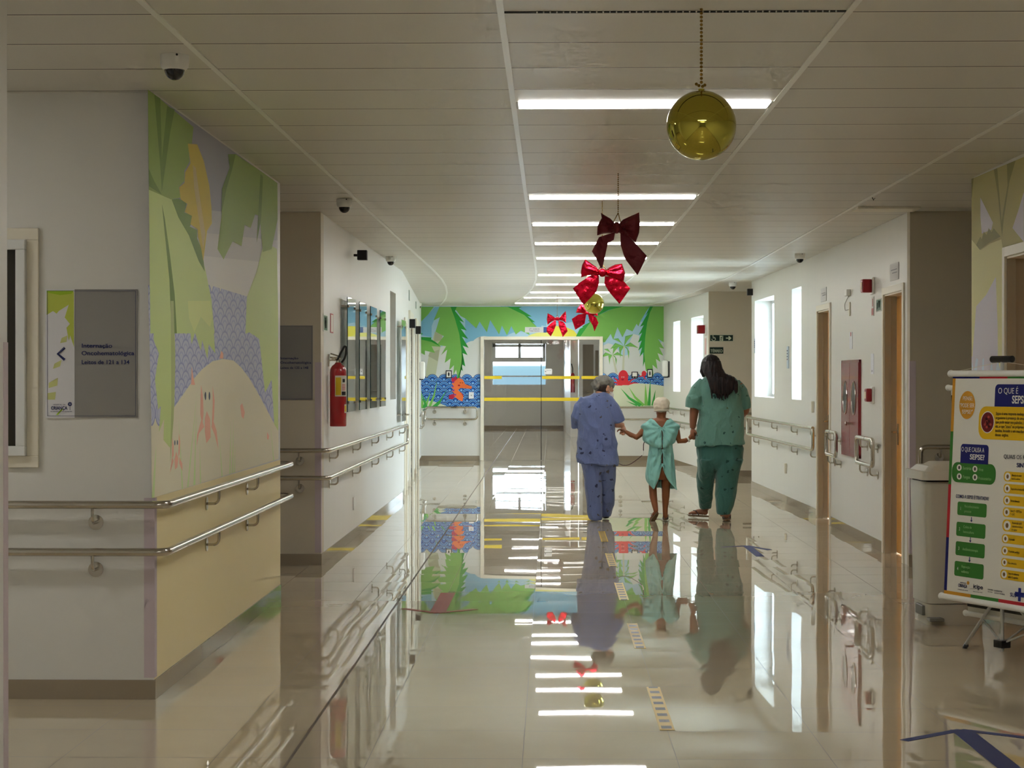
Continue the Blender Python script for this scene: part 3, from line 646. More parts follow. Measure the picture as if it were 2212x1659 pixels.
A2 = [(sandA, [dome]),
      (gL, [c3([(50, 700), (140, 730), (250, 780), (330, 930), (400, 1100), (440, 1240), (480, 1440), (500, 1660), (50, 1660)]), c4([(250, 0), (540, 0), (560, 120), (580, 400), (530, 330), (520, 440), (480, 300), (470, 380), (425, 240), (400, 330), (380, 130), (360, 260), (320, 130), (290, 60)]),
            c4([(110, 0), (262, 0), (275, 400), (268, 800), (250, 960), (235, 1120), (185, 1060), (190, 900), (150, 1000), (165, 800), (145, 830), (120, 600), (150, 400), (110, 300)]),
            c3([(780, 1250), (830, 1050), (915, 1100), (925, 1660), (900, 1500), (870, 1660), (850, 1600), (800, 1700), (720, 1640), (715, 1420)]),
            c4([(820, 0), (1060, 0), (1060, 990), (1030, 940), (1010, 600), (990, 640), (960, 700), (930, 420), (910, 250), (870, 260), (840, 240), (810, 250)])]),
      (gA, [c3([(50, 30), (360, 290), (350, 400), (325, 400), (335, 520), (300, 580), (300, 650), (262, 690), (275, 760), (210, 770), (50, 700)]), c3([(640, 470), (920, 660), (920, 900), (880, 1100), (820, 1120), (800, 880), (770, 870), (740, 960), (700, 940), (680, 1080), (620, 1050), (560, 1170), (520, 1100), (545, 900), (560, 720), (620, 520)])]),
      (gL, [c3([(50, 1060), (105, 1040), (100, 900), (50, 860)])]),
      (C(156, 166, 108, K), [c4([(380, 130), (420, 240), (470, 120), (540, 200), (560, 120), (540, 0), (370, 0)])]),
      (gA2, [c3([(100, 75), (140, 100), (150, 500), (185, 150), (235, 175), (205, 330), (150, 720), (140, 560)]), c3([(215, 770), (260, 765), (315, 790), (300, 860), (350, 870), (355, 920), (335, 950), (385, 975), (385, 1030), (420, 1110), (435, 1250), (395, 1180), (330, 1010), (260, 890)]),
             c3([(590, 470), (640, 470), (620, 560), (580, 700), (545, 870), (550, 700), (600, 560)]), c3([(805, 600), (822, 620), (810, 900), (780, 1060), (790, 880)]), c3([(150, 800), (170, 900), (205, 1150), (235, 1400), (250, 1660), (215, 1660), (200, 1300)]), c3([(60, 560), (100, 650), (150, 740), (60, 680)])]),
      (C(130, 142, 92, K), [c4([(240, 0), (262, 0), (275, 500), (262, 900), (235, 1240), (245, 800)])]),
      (yA, [c3([(322, 400), (385, 405), (430, 520), (465, 680), (480, 830), (482, 930), (450, 980), (425, 1180), (412, 1100), (390, 1020), (388, 970), (340, 935), (350, 880), (302, 855), (318, 800), (275, 770), (265, 690), (300, 660), (305, 590), (340, 530)])]),
      (C(150, 138, 92, K), [c3([(355, 540), (375, 560), (400, 740), (440, 1000), (425, 1100), (395, 900), (365, 700)])]),
      (C(150, 168, 118, K), [[(327+i*0, 1076), (329, 1076), (334, 1000), (336, 960)] for i in (0,)]+[c4([(a, 1560), (a+12, 1560), (b_, c_)]) for a, b_, c_ in ((330, 300, 880), (350, 440, 700), (405, 440, 830), (415, 430, 900), (640, 610, 1010), (700, 720, 880), (710, 735, 1080), (465, 460, 1060), (1050, 1000, 930), (680, 700, 900), (100, 130, 1100))]),
      (pinkA, [c4([(470, 640), (486, 720), (490, 860), (480, 950), (465, 860)]), c4([(560, 650), (575, 760), (570, 900), (552, 960), (560, 800)]), c4([(515, 840), (540, 900), (545, 1040), (512, 1085), (500, 1000), (500, 900)]), c4([(475, 900), (495, 960), (455, 1010), (438, 1110), (442, 1020)]), c4([(560, 900), (590, 990), (603, 1130), (575, 1020), (550, 960)]),
               c4([(250, 1040), (262, 1100), (262, 1180), (250, 1200)]), c4([(302, 1010), (312, 1070), (308, 1160), (298, 1190)]), c4([(282, 1150), (298, 1200), (290, 1270), (272, 1285), (268, 1210)]), c4([(250, 1190), (262, 1220), (240, 1260), (234, 1310)]), c4([(305, 1190), (328, 1240), (330, 1300), (305, 1240)]),
               c4([(400, 500), (412, 580), (425, 640), (395, 640)]), c4([(625, 380), (640, 400), (640, 440), (612, 440)]), c4([(785, 780), (805, 850), (795, 900), (780, 880), (770, 800)]), c4([(975, 1000), (990, 1030), (985, 1060), (975, 1050)])]),
      (C(60, 70, 84, K), [ellp(300+505*.2833, 650+725*.2833, 1.6, 9), ellp(300+535*.2833, 650+725*.2833, 1.6, 9), ellp(300+271*.2833, 650+1082*.2833, 1.2, 5.5), ellp(300+290*.2833, 650+1080*.2833, 1.2, 5.5)])]
paint(bm, ms, A2, pA, nA, cq, start=k1)
tag(obj('wall_mural', bm, ms), 'palm and beach mural faded lower down, colours painted dim-lit, on left wall above cream-yellow wainscot', 'mural')
# ---- mural on the right near wall (X=2.77)
def cr_(pts): return [(1880+x*.3013, 300+y*.3013) for x, y in pts]
bm = B(); ms = []; K2 = 3.2
g1 = C(112, 108, 66, K2); g2 = C(86, 84, 46, K2); li = C(132, 130, 140, K2); gl_ = C(136, 134, 96, K2)
C1 = [(g1, [[(2098, 300), (2215, 300), (2215, 560), (2098, 560)]]), (gl_, [[(2098, 540), (2215, 540), (2215, 1300), (2098, 1300)]]),
      (li, [cr_([(790, 420), (820, 480), (880, 600), (870, 650), (800, 680), (790, 560)]), cr_([(1102, 380), (1102, 740), (1020, 640), (1060, 520)]), cr_([(900, 990), (915, 1100), (915, 1660), (725, 1660), (760, 1200), (830, 1120)]), cr_([(725, 1560), (960, 1560), (960, 2600), (725, 2600)])]),
      (g2, [cr_([(885, 210), (910, 200), (940, 560), (945, 700), (915, 400)]), cr_([(980, 160), (1050, 130), (1000, 300), (960, 560), (945, 700), (940, 600), (985, 330)]), cr_([(720, 290), (742, 280), (730, 420), (720, 430)]),
            cr_([(760, 760), (790, 700), (800, 720), (815, 665), (835, 690), (850, 640), (870, 670), (885, 640), (935, 700), (860, 740), (780, 800)])]),
      (gl_, [cr_([(725, 720), (790, 800), (860, 750), (940, 720), (960, 840), (965, 1660), (925, 1660), (900, 960), (830, 1100), (760, 1200), (725, 1300)])]),
      (C(130, 140, 160, K2), [cr_([(725, 1590), (740, 1640), (730, 1660)]), cr_([(745, 1660), (760, 1570), (775, 1580), (765, 1660)]), cr_([(800, 1660), (805, 1580), (818, 1570), (815, 1660)]), cr_([(860, 1660), (870, 1590), (880, 1660)]), cr_([(900, 1660), (915, 1590), (935, 1660)])])]
nC = Vector((-1, 0, 0)); pC = (2.77, 0, 0)
paint(bm, ms, C1, pC, nC, [(2099, 386.5), (2212, 339), (2240, 327.5), (2240, 1000), (2099, 1000)])
# keep the doorway free
for (pc, nn) in (((0, 10.84, 0), (0, 1, 0)), ((0, 12.02, 0), (0, 1, 0)), ((0, 0, 2.28), (0, 0, 1))):
    bmesh.ops.bisect_plane(bm, geom=bm.verts[:]+bm.edges[:]+bm.faces[:], dist=1e-7, plane_co=pc, plane_no=nn)
kill = [f for f in bm.faces if 10.84 < f.calc_center_median().y < 12.02 and f.calc_center_median().z < 2.28]
bmesh.ops.delete(bm, geom=kill, context='FACES')
tag(obj('wall_mural', bm, ms), 'olive-green palm mural on the right wall around the nearest doorway', 'mural')
# ================================================================ HANDRAILS
def bracket(bm, p, wn, drop=.085, reach=.07):
    """p = rail axis point; wn = unit vector from wall to rail"""
    p = Vector(p); w_ = p-wn*reach-UP*drop
    pts = rounded([p-UP*.016, p-UP*drop, w_], .055, 8)
    tube(bm, pts, .0075, 8); cyl(bm, w_, w_+wn*.008, .035, 20)
def rail_thing(label, rails, brs, group=None, caps=()):
    t_ = thing('handrail', label, 'handrail', rails[0][0], group)
    for pts in rails:
        bm = B(); tube(bm, rounded(pts, .06, 7), .019, 14); autosmooth(obj('rail', bm, M_chrome, t_), 50)
    for p, wn in brs:
        bm = B(); bracket(bm, p, wn); autosmooth(obj('bracket', bm, M_chrome, t_), 40)
    return t_
xr = -1.76
for lab, z in (('upper steel handrail wrapping the left mural block at waist height', .902), ('lower steel handrail wrapping the left mural block below another rail', .685)):
    rail_thing(lab, [[(-5, 8.93, z), (xr, 8.93, z), (xr, 13.27, z), (-2.3, 13.27, z)]],
               [((-2.10, 8.93, z), -VY), ((-3.4, 8.93, z), -VY), ((xr, 10.35, z), VX), ((xr, 11.73, z), VX)], 'handrails of the left mural block')
z1, z2 = .912, .695
rail_thing('long looped double handrail below the fire extinguisher on the left wall',
           [[(-5, 15.43, z1), (xr+.005, 15.43, z1), (xr+.005, 23.9, z1), (xr+.005, 23.9, z2), (xr+.005, 15.43, z2), (-5, 15.43, z2)]],
           [((xr+.005, y, z), VX) for y in (16.1, 18.0, 19.9, 21.7, 23.5) for z in (z1, z2)]+[((-1.99, 15.43, z), -VY) for z in (z1, z2)])
z1, z2 = .955, .728
def rl(s, z): v = R20+R2d*s+R2n*.07; return (v.x, v.y, z)
rail_thing('looped double handrail under the bright right-hand windows', [[rl(-.7, z1), rl(5.1, z1), rl(5.1, z2), rl(-.7, z2), rl(-.7, z1+.0), rl(-.6, z1)]],
           [(rl(s, z), R2n) for s in (-.55, .9, 2.6, 4.4) for z in (z1, z2)])
rail_thing('short looped handrail between the farther wooden door and the hose cabinet', [[(2.76, 19.35, z1), (2.76, 19.68, z1), (2.76, 19.68, z2), (2.76, 19.02, z2), (2.76, 19.02, z1), (2.76, 19.4, z1)]],
           [((2.76, y, z), -VX) for y in (19.55, 19.15) for z in (z1, z2)], 'short looped handrails on the right wall')
rail_thing('short looped handrail between the hose cabinet and the nearer wooden door', [[(2.76, 17.2, z1), (2.76, 17.75, z1), (2.76, 17.75, z2), (2.76, 16.85, z2), (2.76, 16.85, z1), (2.76, 17.25, z1)]],
           [((2.76, y, z), -VX) for y in (17.55, 17.0) for z in (z1, z2)], 'short looped handrails on the right wall')
rail_thing('steel handrail on the olive wall behind the white bin', [[(6, 15.43, .945), (2.9, 15.43, .945), (2.9, 15.43, .715), (6, 15.43, .715)]], [((x_, 15.43, z), -VY) for x_ in (3.06, 4.6) for z in (.945, .715)])
rail_thing('looped handrail on the back wall left of the glazed doorway', [[(-1.8, 35.23, .965), (-1.33, 35.23, .965), (-1.33, 35.23, .75), (-2.26, 35.23, .75), (-2.26, 35.23, .965), (-1.7, 35.23, .965)]],
           [((x_, 35.23, z), -VY) for x_ in (-1.55, -2.1) for z in (.965, .75)])
def el(s, z): v = E0+Ed*s+En*.07; return (v.x, v.y, z)
rail_thing('handrail on the back wall right of the doorway turning onto the side wall', [[(.99, 35.23, z), (el(5.4, z)[0], 35.23, z), el(.3, z)] for z in (.965, .75)],
           [((1.25, 35.23, z), -VY) for z in (.965, .75)]+[(el(s, z), En) for s in (1.2, 2.7, 4.2) for z in (.965, .75)])
def ll(s, z): v = LB0+LBd*s+LBn*.07; return (v.x, v.y, z)
rail_thing('small looped handrail beyond the lift portals at the far left corner', [[ll(9.4, .93), ll(10.9, .93), ll(10.9, .72), ll(8.9, .72), ll(8.9, .93), ll(9.5, .93)]], [(ll(s, z), LBn) for s in (9.2, 10.5) for z in (.93, .72)])
rail_thing('steel handrail in the recess behind the woman in green', [[(6, 29.63, z), (2.9, 29.63, z)] for z in (.95, .73)], [((3.4, 29.63, z), -VY) for z in (.95, .73)])
# ================================================================ LEFT WALL THINGS
# near window in the front face of the mural block
bm = B(); x0 = -3.3; xe = onY(85, 800, 9).x; zt = onY(85, 493, 9).z; zb = onY(85, 1010, 9).z
for (a, b_, c_, d_, dep) in ((x0, xe, zb, zt, .018),):
    fw = .055
    box(bm, a, 9-dep, c_, b_, 9, c_+fw, .003); box(bm, a, 9-dep, d_-fw, b_, 9, d_, .003); box(bm, b_-fw, 9-dep, c_+fw, b_, 9, d_-fw, .003); box(bm, a, 9-dep, c_+fw, a+fw, 9, d_-fw, .003)
w1 = struct('window_1', bm, M_trim)
bm = B(); a, b_, c_, d_ = x0+.055, xe-.055, zb+.055, zt-.055; fw = .045
box(bm, a, 8.955, c_, b_, 9, c_+fw, .004); box(bm, a, 8.955, d_-fw, b_, 9, d_, .004); box(bm, b_-fw, 8.955, c_+fw, b_, 9, d_-fw, .004); box(bm, a, 8.955, c_+fw, a+fw, 9, d_-fw, .004)
obj('window_sash', bm, M_pvc, w1)
bm = B(); box(bm, a+fw, 8.992, c_+fw, b_-fw, 8.997, d_-fw); obj('pane', bm, mat('dark_room_glass', C(40, 36, 26), .05, bump=(3, .05)), w1)
M_gsign = mat('brushed_grey_sign', C(150, 148, 144), .45, .1, bump=(80, .05))
M_navy = mat('navy_lettering', C(26, 34, 92), .4)
def sign_big(Y, x0, x1, z0, z1, line3, label):
    t_ = thing('wayfinding_sign', label, 'sign', ((x0+x1)/2, Y, z0), 'ward wayfinding signs')
    wd = x1-x0; ht = z1-z0
    bm = B(); box(bm, x0, Y-.006, z0, x1, Y, z1); obj('sign_panel', bm, M_gsign, t_)
    xs_ = x0+wd*.315
    bm = B(); box(bm, x0-.002, Y-.008, z0-.002, xs_, Y-.0062, z1); st = obj('white_strip', bm, mat('white_vinyl', C(222, 222, 226), .5), t_)
    # leaf print
    lf = [(.03, .98), (.98, .98), (.98, .55), (.85, .64), (.8, .60), (.72, .70), (.84, .73), (.66, .78), (.80, .88), (.45, .83), (.38, .81), (.25, .83), (.03, .80)]
    lf2 = [(.55, .62), (.75, .64), (.72, .59), (.5, .58)], [(.3, .42), (.55, .45), (.5, .40), (.25, .38)], [(.1, .27), (.42, .31), (.4, .25), (.1, .23)], [(.05, .19), (.35, .20), (.32, .14), (.05, .14)]
    mm = [flat(C(190, 202, 86)), flat(C(206, 210, 140)), flat(C(160, 196, 48))]
    for k, ps in ((0, [lf]), (1, lf2), (2, [[(.03, .99), (.98, .99), (.9, .965), (.5, .955), (.03, .975)], [(.35, 0.02), (.42, .02), (.62, .07), (.55, .07)]])):
        for q in ps:
            bm = B(); f = bm.faces.new([bm.verts.new((x0+(xs_-x0)*a, Y-.0085-.0002*k, z0+ht*b_)) for a, b_ in q]); f.normal_update()
            bmesh.ops.triangulate(bm, faces=[f]); obj('leaf_print', bm, mm[k], st)
    bm = B(); m_ = xs_-x0
    tube(bm, [(x0+m_*.66, Y-.0095, z0+ht*.545), (x0+m_*.42, Y-.0095, z0+ht*.497), (x0+m_*.66, Y-.0095, z0+ht*.45)], .006, 8); obj('arrow_mark', bm, M_navy, t_)
    bm = B(); e_ = .0014; i_ = .007
    for (a, b_, c_, d_) in ((x0+i_, x1-i_, z0+i_, z0+i_+e_), (x0+i_, x1-i_, z1-i_-e_, z1-i_), (x0+i_, x0+i_+e_, z0+i_, z1-i_), (x1-i_-e_, x1-i_, z0+i_, z1-i_)): box(bm, a, Y-.0092, c_, b_, Y-.0088, d_)
    obj('border_line', bm, M_navy, t_)
    sz = .0195
    for k, (s, zf) in enumerate((('Internação', .545), ('Oncohematológica', .487), (line3, .417))):
        wt = (.33, .574, .52)[k]*wd*1.0
        text('lettering', s, M_navy, Vector((xs_+wd*.075, Y-.0085, z0+ht*zf)), VX, UP, -VY, sz, t_, xs=wt/text_w(s, sz), bold=.022)
    o_ = Vector((x0+m_*.18, Y-.0092, z0+ht*.062))
    text('lettering', 'CRIANÇA', M_navy, o_, VX, UP, -VY, .016, t_, xs=m_*.56/text_w('CRIANÇA', .016), bold=.03)
    text('lettering', 'HOSPITAL DA', M_navy, o_+Vector((m_*.08, 0, .020)), VX, UP, -VY, .006, t_, xs=m_*.42/text_w('HOSPITAL DA', .006))
    text('lettering', 'DE BRASÍLIA JOSÉ ALENCAR', M_navy, o_+Vector((-m_*.02, 0, -.011)), VX, UP, -VY, .0045, t_, xs=m_*.75/text_w('DE BRASÍLIA JOSÉ ALENCAR', .0045))
    bm = B(); fc = Vector((x0+m_*.84, Y-.0094, z0+ht*.105))
    for k in range(8):
        a = k*PI/4; ell(bm, fc+Vector((math.cos(a)*.0065, 0, math.sin(a)*.0065)), (.004, .0006, .0028), Matrix.Rotation(-a, 3, 'Y'), 8, 6)
    box(bm, fc.x-.0008, fc.y, fc.z-.028, fc.x+.0008, fc.y+.0006, fc.z-.006); obj('flower_logo', bm, M_navy, t_)
    return t_
sign_big(9.0, onY(100, 800, 9).x, onY(297, 800, 9).x, onY(200, 902, 9).z, onY(200, 625, 9).z, 'Leitos de 121 a 134', 'grey and white ward sign with arrow reading beds 121 to 134')
xR = onY(676, 800, 15.5).x
sign_big(15.5, xR-.425, xR, onY(640, 864, 15.5).z, onY(640, 703, 15.5).z, 'Leitos de 135 a 148', 'grey ward sign reading beds 135 to 148 beside the extinguisher corner')
# black cubes (speakers)
def cube_speaker(c_, s, nrm, label):
    c_ = Vector(c_); t_ = thing('cube_speaker', label, 'speaker', c_, 'black cube speakers high on the walls')
    u = Vector((nrm.y, -nrm.x, 0)) if abs(nrm.x) > .5 else VX
    bm = B(); obox(bm, c_, VX, VY, UP, -s/2, s/2, -s/2, s/2, -s/2, s/2, .006); obj('housing', bm, M_black, t_)
    bm = B(); obox(bm, c_, VX, VY, UP, -s*.42, s*.42, -s*.5-.004, -s*.5-.0005, -s*.42, s*.42, .001); obj('grille', bm, mat('speaker_grille', C(30, 30, 32), .7), t_)
    bm = B(); tube(bm, [c_-nrm*s*.5, c_-nrm*(s*.5+.035)], .012, 8); obj('mount', bm, M_black, t_)
cube_speaker((-1.725, 17.9, 2.61), .09, VX, 'black cube speaker above the glass panels on the left wall')
p = onY(1621, 631, 26.6); cube_speaker((p.x-.0, 26.6, p.z), .09, -VX, 'black cube speaker at the right wall corner beside the tall window')
# extinguisher
t_ = thing('fire_extinguisher', 'red fire extinguisher hanging on the left wall with yellow label', 'fire extinguisher', (-1.735, 16.0, 1.09))
ex, ey = -1.742, 16.0; M_red = mat('red_enamel', C(168, 24, 32), .25, coat=.5)
prof = [(.0, 1.09), (.064, 1.09), (.068, 1.097), (.068, 1.53), (.064, 1.56), (.05, 1.585), (.03, 1.60), (.022, 1.612), (.0, 1.612)]
def lathe(bm, prof, c_, seg=28, mi=0):
    loops = []
    for r, z in prof: loops.append([bm.verts.new((c_[0]+max(r, .0004)*math.cos(2*PI*k/seg), c_[1]+max(r, .0004)*math.sin(2*PI*k/seg), z)) for k in range(seg)])
    skin_loops(bm, loops, True, mi)
bm = B(); lathe(bm, prof, (ex, ey)); autosmooth(obj('cylinder', bm, M_red, t_), 50)
bm = B(); cyl(bm, (ex, ey, 1.612), (ex, ey, 1.65), .017); cyl(bm, (ex-.05, ey-.005, 1.645), (ex+.01, ey-.005, 1.645), .012); tube(bm, [(ex+.02, ey, 1.66), (ex-.06, ey-.02, 1.685)], .006, 8); tube(bm, [(ex+.02, ey, 1.65), (ex-.065, ey-.02, 1.655)], .006, 8)
cyl(bm, (ex-.035, ey-.03, 1.64), (ex-.035, ey-.005, 1.64), .016); autosmooth(obj('valve', bm, M_chrome, t_))
bm = B(); tube(bm, rounded([(ex-.005, ey-.02, 1.63), (ex+.03, ey-.02, 1.70), (ex+.055, ey-.03, 1.745), (ex+.07, ey-.03, 1.74), (ex+.068, ey-.03, 1.68), (ex+.055, ey-.03, 1.64), (ex+.03, ey, 1.615)], .03), .0085, 10); obj('hose', bm, M_black, t_)
def cyl_patch(bm, c_, r, a0, a1, z0, z1, mi=0, n=10):
    lo = [bm.verts.new((c_[0]+r*math.cos(a0+(a1-a0)*k/n), c_[1]+r*math.sin(a0+(a1-a0)*k/n), z0)) for k in range(n+1)]
    hi = [bm.verts.new((c_[0]+r*math.cos(a0+(a1-a0)*k/n), c_[1]+r*math.sin(a0+(a1-a0)*k/n), z1)) for k in range(n+1)]
    for k in range(n): bm.faces.new((lo[k], lo[k+1], hi[k+1], hi[k])).material_index = mi
bm = B(); cyl_patch(bm, (ex, ey), .0685, math.radians(-105), math.radians(-5), 1.335, 1.505, 0)
cyl_patch(bm, (ex, ey), .0690, math.radians(-101), math.radians(-63), 1.345, 1.49, 1); cyl_patch(bm, (ex, ey), .0690, math.radians(-58), math.radians(-20), 1.345, 1.375, 2)
for k in range(6): cyl_patch(bm, (ex, ey), .0690, math.radians(-56), math.radians(-25), 1.385+k*.009, 1.389+k*.009, 3)
cyl_patch(bm, (ex, ey), .0690, math.radians(-52), math.radians(-30), 1.45, 1.478, 2); cyl_patch(bm, (ex, ey), .0685, math.radians(-35), math.radians(-10), 1.20, 1.27, 0); cyl_patch(bm, (ex, ey), .0690, math.radians(-32), math.radians(-14), 1.21, 1.26, 1)
obj('label_sticker', bm, [flat(C(214, 210, 200)), flat(C(214, 180, 40)), flat(C(30, 30, 30)), flat(C(196, 70, 70))], t_)
bm = B(); box(bm, -1.8245, ey-.02, 1.58, -1.81, ey+.02, 1.68); tube(bm, [(-1.82, ey, 1.63), (ex-.02, ey, 1.63)], .006, 8); obj('wall_hook', bm, M_chrome, t_)
# pictogram plates on the left wall
def plate(name, label, X, y0, y1, z0, z1, nrm, cols, cat='sign', t=.004, marks=(), group=None):
    th_ = thing(name, label, cat, (X, (y0+y1)/2, z0), group)
    bm = B(); box(bm, X+nrm*.0005, y0, z0, X+nrm*(t+.0005), y1, z1); obj('panel', bm, flat(cols[0]), th_)
    if len(cols) > 1:
        bm = B(); mm = []
        for (a, b_, c_, d_, ci) in marks:
            if flat(cols[ci]) not in mm: mm.append(flat(cols[ci]))
            box(bm, X+nrm*(t+.0008), y0+(y1-y0)*a, z0+(z1-z0)*c_, X+nrm*(t+.0016), y0+(y1-y0)*b_, z0+(z1-z0)*d_, mi=mm.index(flat(cols[ci])))
        obj('pictogram', bm, mm, th_)
    return th_
GW = [(.12, .88, .08, .92, 1), (.3, .5, .2, .8, 2), (.4, .7, .5, .6, 2), (.55, .65, .2, .5, 2), (.7, .8, .6, .8, 2)]
plate('exit_sign', 'green and white exit pictogram on the left wall above the extinguisher', -1.8245, 15.64, 15.95, 1.86, 2.0, 1, [C(224, 226, 216), C(92, 130, 100), C(224, 226, 216)], marks=GW)
plate('hydrant_notice', 'narrow pale notice with red outline beside the left exit pictogram', -1.8245, 16.15, 16.35, 1.86, 2.02, 1, [C(196, 110, 110), C(226, 222, 210)], marks=[(.15, .85, .06, .94, 1)])
# four glass panels on stand-offs
M_mirror = glass_mat('polished_glass_sheet', (.86, .93, .9), rough=.004, mixf=.72)
M_gedge = mat('green_glass_edge', C(24, 52, 50), .1)
for k, (y0, y1) in enumerate(((16.95, 17.62), (18.02, 18.72), (19.12, 19.80), (20.2, 20.86))):
    X = -1.765
    g_ = thing('glass_panel', 'tall glass panel on steel stand-offs, %s' % ('nearest of the row, just behind the extinguisher', 'second of the row beyond the extinguisher', 'third of the row beyond the extinguisher', 'farthest of the row beside the grey niche')[k], 'glass panel', (X, y0, 1.19), 'glass panels on the left wall')
    bm = B(); box(bm, X-.004, y0+.006, 1.19, X+.004, y1, 2.19); obj('glass_sheet', bm, M_mirror, g_)
    bm = B(); box(bm, X-.004, y0, 1.19, X+.004, y0+.006, 2.19); obj('glass_edge', bm, M_gedge, g_)
    for yy in (y0+.06, y1-.06):
        for zz in (1.27, 2.11): bm = B(); cyl(bm, (-1.8245, yy, zz), (X+.012, yy, zz), .011, 12); autosmooth(obj('stand_off', bm, M_chrome, g_))
g_ = thing('glass_panel', 'lone long glass panel between the grey niche and the far left door', 'glass panel', (-1.77, 23.2, 1.0), 'glass panels on the left wall')
bm = B(); box(bm, -1.772, 23.15, .97, -1.764, 23.8, 2.18); obj('glass_sheet', bm, M_mirror, g_)
for yy in (23.22, 23.72):
    for zz in (1.05, 2.1): bm = B(); cyl(bm, (-1.8245, yy, zz), (-1.756, yy, zz), .011, 12); autosmooth(obj('stand_off', bm, M_chrome, g_))
# ================================================================ CEILING THINGS
M_led = mat('led_diffuser', (1, .95, .85), .4, emit=(1, .985, .955), es=LED)
M_end = mat('grey_end_cap', C(170, 168, 160), .4)
proto = None
DPL = ['nearest', 'second', 'third', 'fourth', 'fifth', 'sixth', 'seventh', 'eighth', 'ninth', 'tenth']
# photographed row, then unseen lights added to brighten near end, back room and left recess
for k, y in enumerate((9.43, 14.25, 16.72, 19.1, 21.45, 24.9, 27.4, 29.9, 31.9, 34.2, 4.4, 1.9, -.6, -3.1, 38.5, 42.5, 46.5, 50.5, 54.5, 7.75)):
    bx = bend(.445, y) if y < 35 else -.4
    if y == 7.75: bx = -4.0
    if proto is None:
        proto = thing('ceiling_light', '', 'ceiling light', (bx, y, 2.8), 'linear ceiling lights')
        bm = B(); box(bm, bx-.60, y-.105, 2.793, bx+.60, y+.105, 2.7985, .001); obj('diffuser', bm, M_led, proto)
        for s_ in (-1, 1):
            bm = B(); box(bm, bx+s_*.60, y-.105, 2.794, bx+s_*.612, y+.105, 2.7985); obj('end_cap', bm, M_end, proto)
        o = proto
    else: o = dup(proto, (bx, y, 2.8))
    o['label'] = ('glowing linear ceiling light, %s of the row from the viewer' % DPL[k]) if k < 10 else ('unseen ceiling light added to carry the row on over and behind the viewer' if k < 14 else ('unseen ceiling light added in the left recess to brighten the mural block' if y == 7.75 else 'unseen ceiling light added to brighten the room beyond the glazed doorway'))
# dark open joint with pale beads near the viewer
bm = B(); box(bm, -.17, 7.04, 2.796, 1.06, 7.062, 2.7995)
tj = struct('trim_20', bm, mat('open_joint_black', C(20, 20, 20), .6))
bm = B()
for k in range(46): ell(bm, (-.05+k*.0238, 7.036, 2.7955), (.0035, .003, .0035), None, 6, 4)
obj('joint_clips', bm, M_white, tj)
# bead chains
M_gold = mat('gold_mirror_ball', C(190, 180, 78), .07, 1)
M_chain = mat('old_gold_beads', C(150, 118, 52), .3, .8)
def chain(bm, p, q, r=.0058, step=.0135):
    p = Vector(p); q = Vector(q); n = int((q-p).length/step)
    for k in range(n+1): ell(bm, p+(q-p)*k/max(n, 1), (r, r, r), None, 8, 6)
def ball(label, c_, r):
    c_ = Vector(c_); t_ = thing('gold_ball', label, 'christmas ball', c_, 'hanging gold balls')
    bm = B(); ell(bm, c_, (r, r, r), None, 64, 40); obj('sphere', bm, M_gold, t_, True)
    bm = B(); cyl(bm, c_+UP*(r-.003), c_+UP*(r+.006), .011, 14); autosmooth(obj('cap', bm, M_gold, t_))
    bm = B(); chain(bm, c_+UP*(r+.03), (c_.x, c_.y, 2.797))
    for a in (-.018, -.009, .004, .012): ell(bm, c_+Vector((a, -.004, r+.012+abs(a)*.6)), (.0058,)*3, None, 8, 6)
    o = obj('bead_chain', bm, M_chain, t_, True)
c1 = onY(1515, 271, 7.0); ball('large shiny gold ball hanging nearest the viewer on a bead chain', c1, 75*7/4230)
c2 = onY(1283, 656, 23.8); ball('small-looking gold ball farther off, behind the shiny red bow', c2, .124)
# bows
def puff(bm, pts, thick, amp, ctr=None, seed=0, mi=0):
    """pillow-like cloth shape from a 3D outline facing -Y"""
    pts = [Vector(p) for p in pts]
    for side in (-1, 1):
        b2 = bmesh.new(); f = b2.faces.new([b2.verts.new(p) for p in pts]); bmesh.ops.triangulate(b2, faces=[f], quad_method='BEAUTY', ngon_method='BEAUTY')
        sz = max((p-pts[0]).length for p in pts)
        for _ in range(6):
            es = [e for e in b2.edges if e.calc_length() > sz/10]
            if not es: break
            bmesh.ops.subdivide_edges(b2, edges=es, cuts=1, use_grid_fill=False); bmesh.ops.triangulate(b2, faces=[f for f in b2.faces if len(f.verts) > 3])
        for v in b2.verts:
            d = 9
            for a, c_ in zip(pts, pts[1:]+pts[:1]):
                ab = c_-a; t = max(0, min(1, (v.co-a).dot(ab)/max(ab.length_squared, 1e-9))); d = min(d, (v.co-(a+ab*t)).length)
            t = math.sqrt(min(1, d/(sz*.22)))
            nz = noise.noise(Vector((v.co.x*26+seed, v.co.z*26, seed)))+.5*noise.noise(Vector((v.co.x*60, v.co.z*60, seed+3)))
            if ctr:
                an = math.atan2(v.co.z-ctr.z, v.co.x-ctr.x); rd = math.hypot(v.co.z-ctr.z, v.co.x-ctr.x)
                v.co.y += side*.45*thick*t*math.sin(an*15+seed)*max(.25, 1-rd/(sz*1.05))
            v.co.y += side*thick*t+amp*nz*(.4+.6*t)
        me = bpy.data.meshes.new('t'); b2.to_mesh(me); b2.free(); bm.from_mesh(me); bpy.data.meshes.remove(me)
    bmesh.ops.remove_doubles(bm, verts=bm.verts, dist=.0004); bmesh.ops.recalc_face_normals(bm, faces=bm.faces)
def c8(pts, ox=1180, oy=420, s=.1929): return [(ox+x*s, oy+y*s) for x, y in pts]
def foil(name, col, rough, metal):
    return mat(name, col, rough, metal, bump=(38, .55, .012))
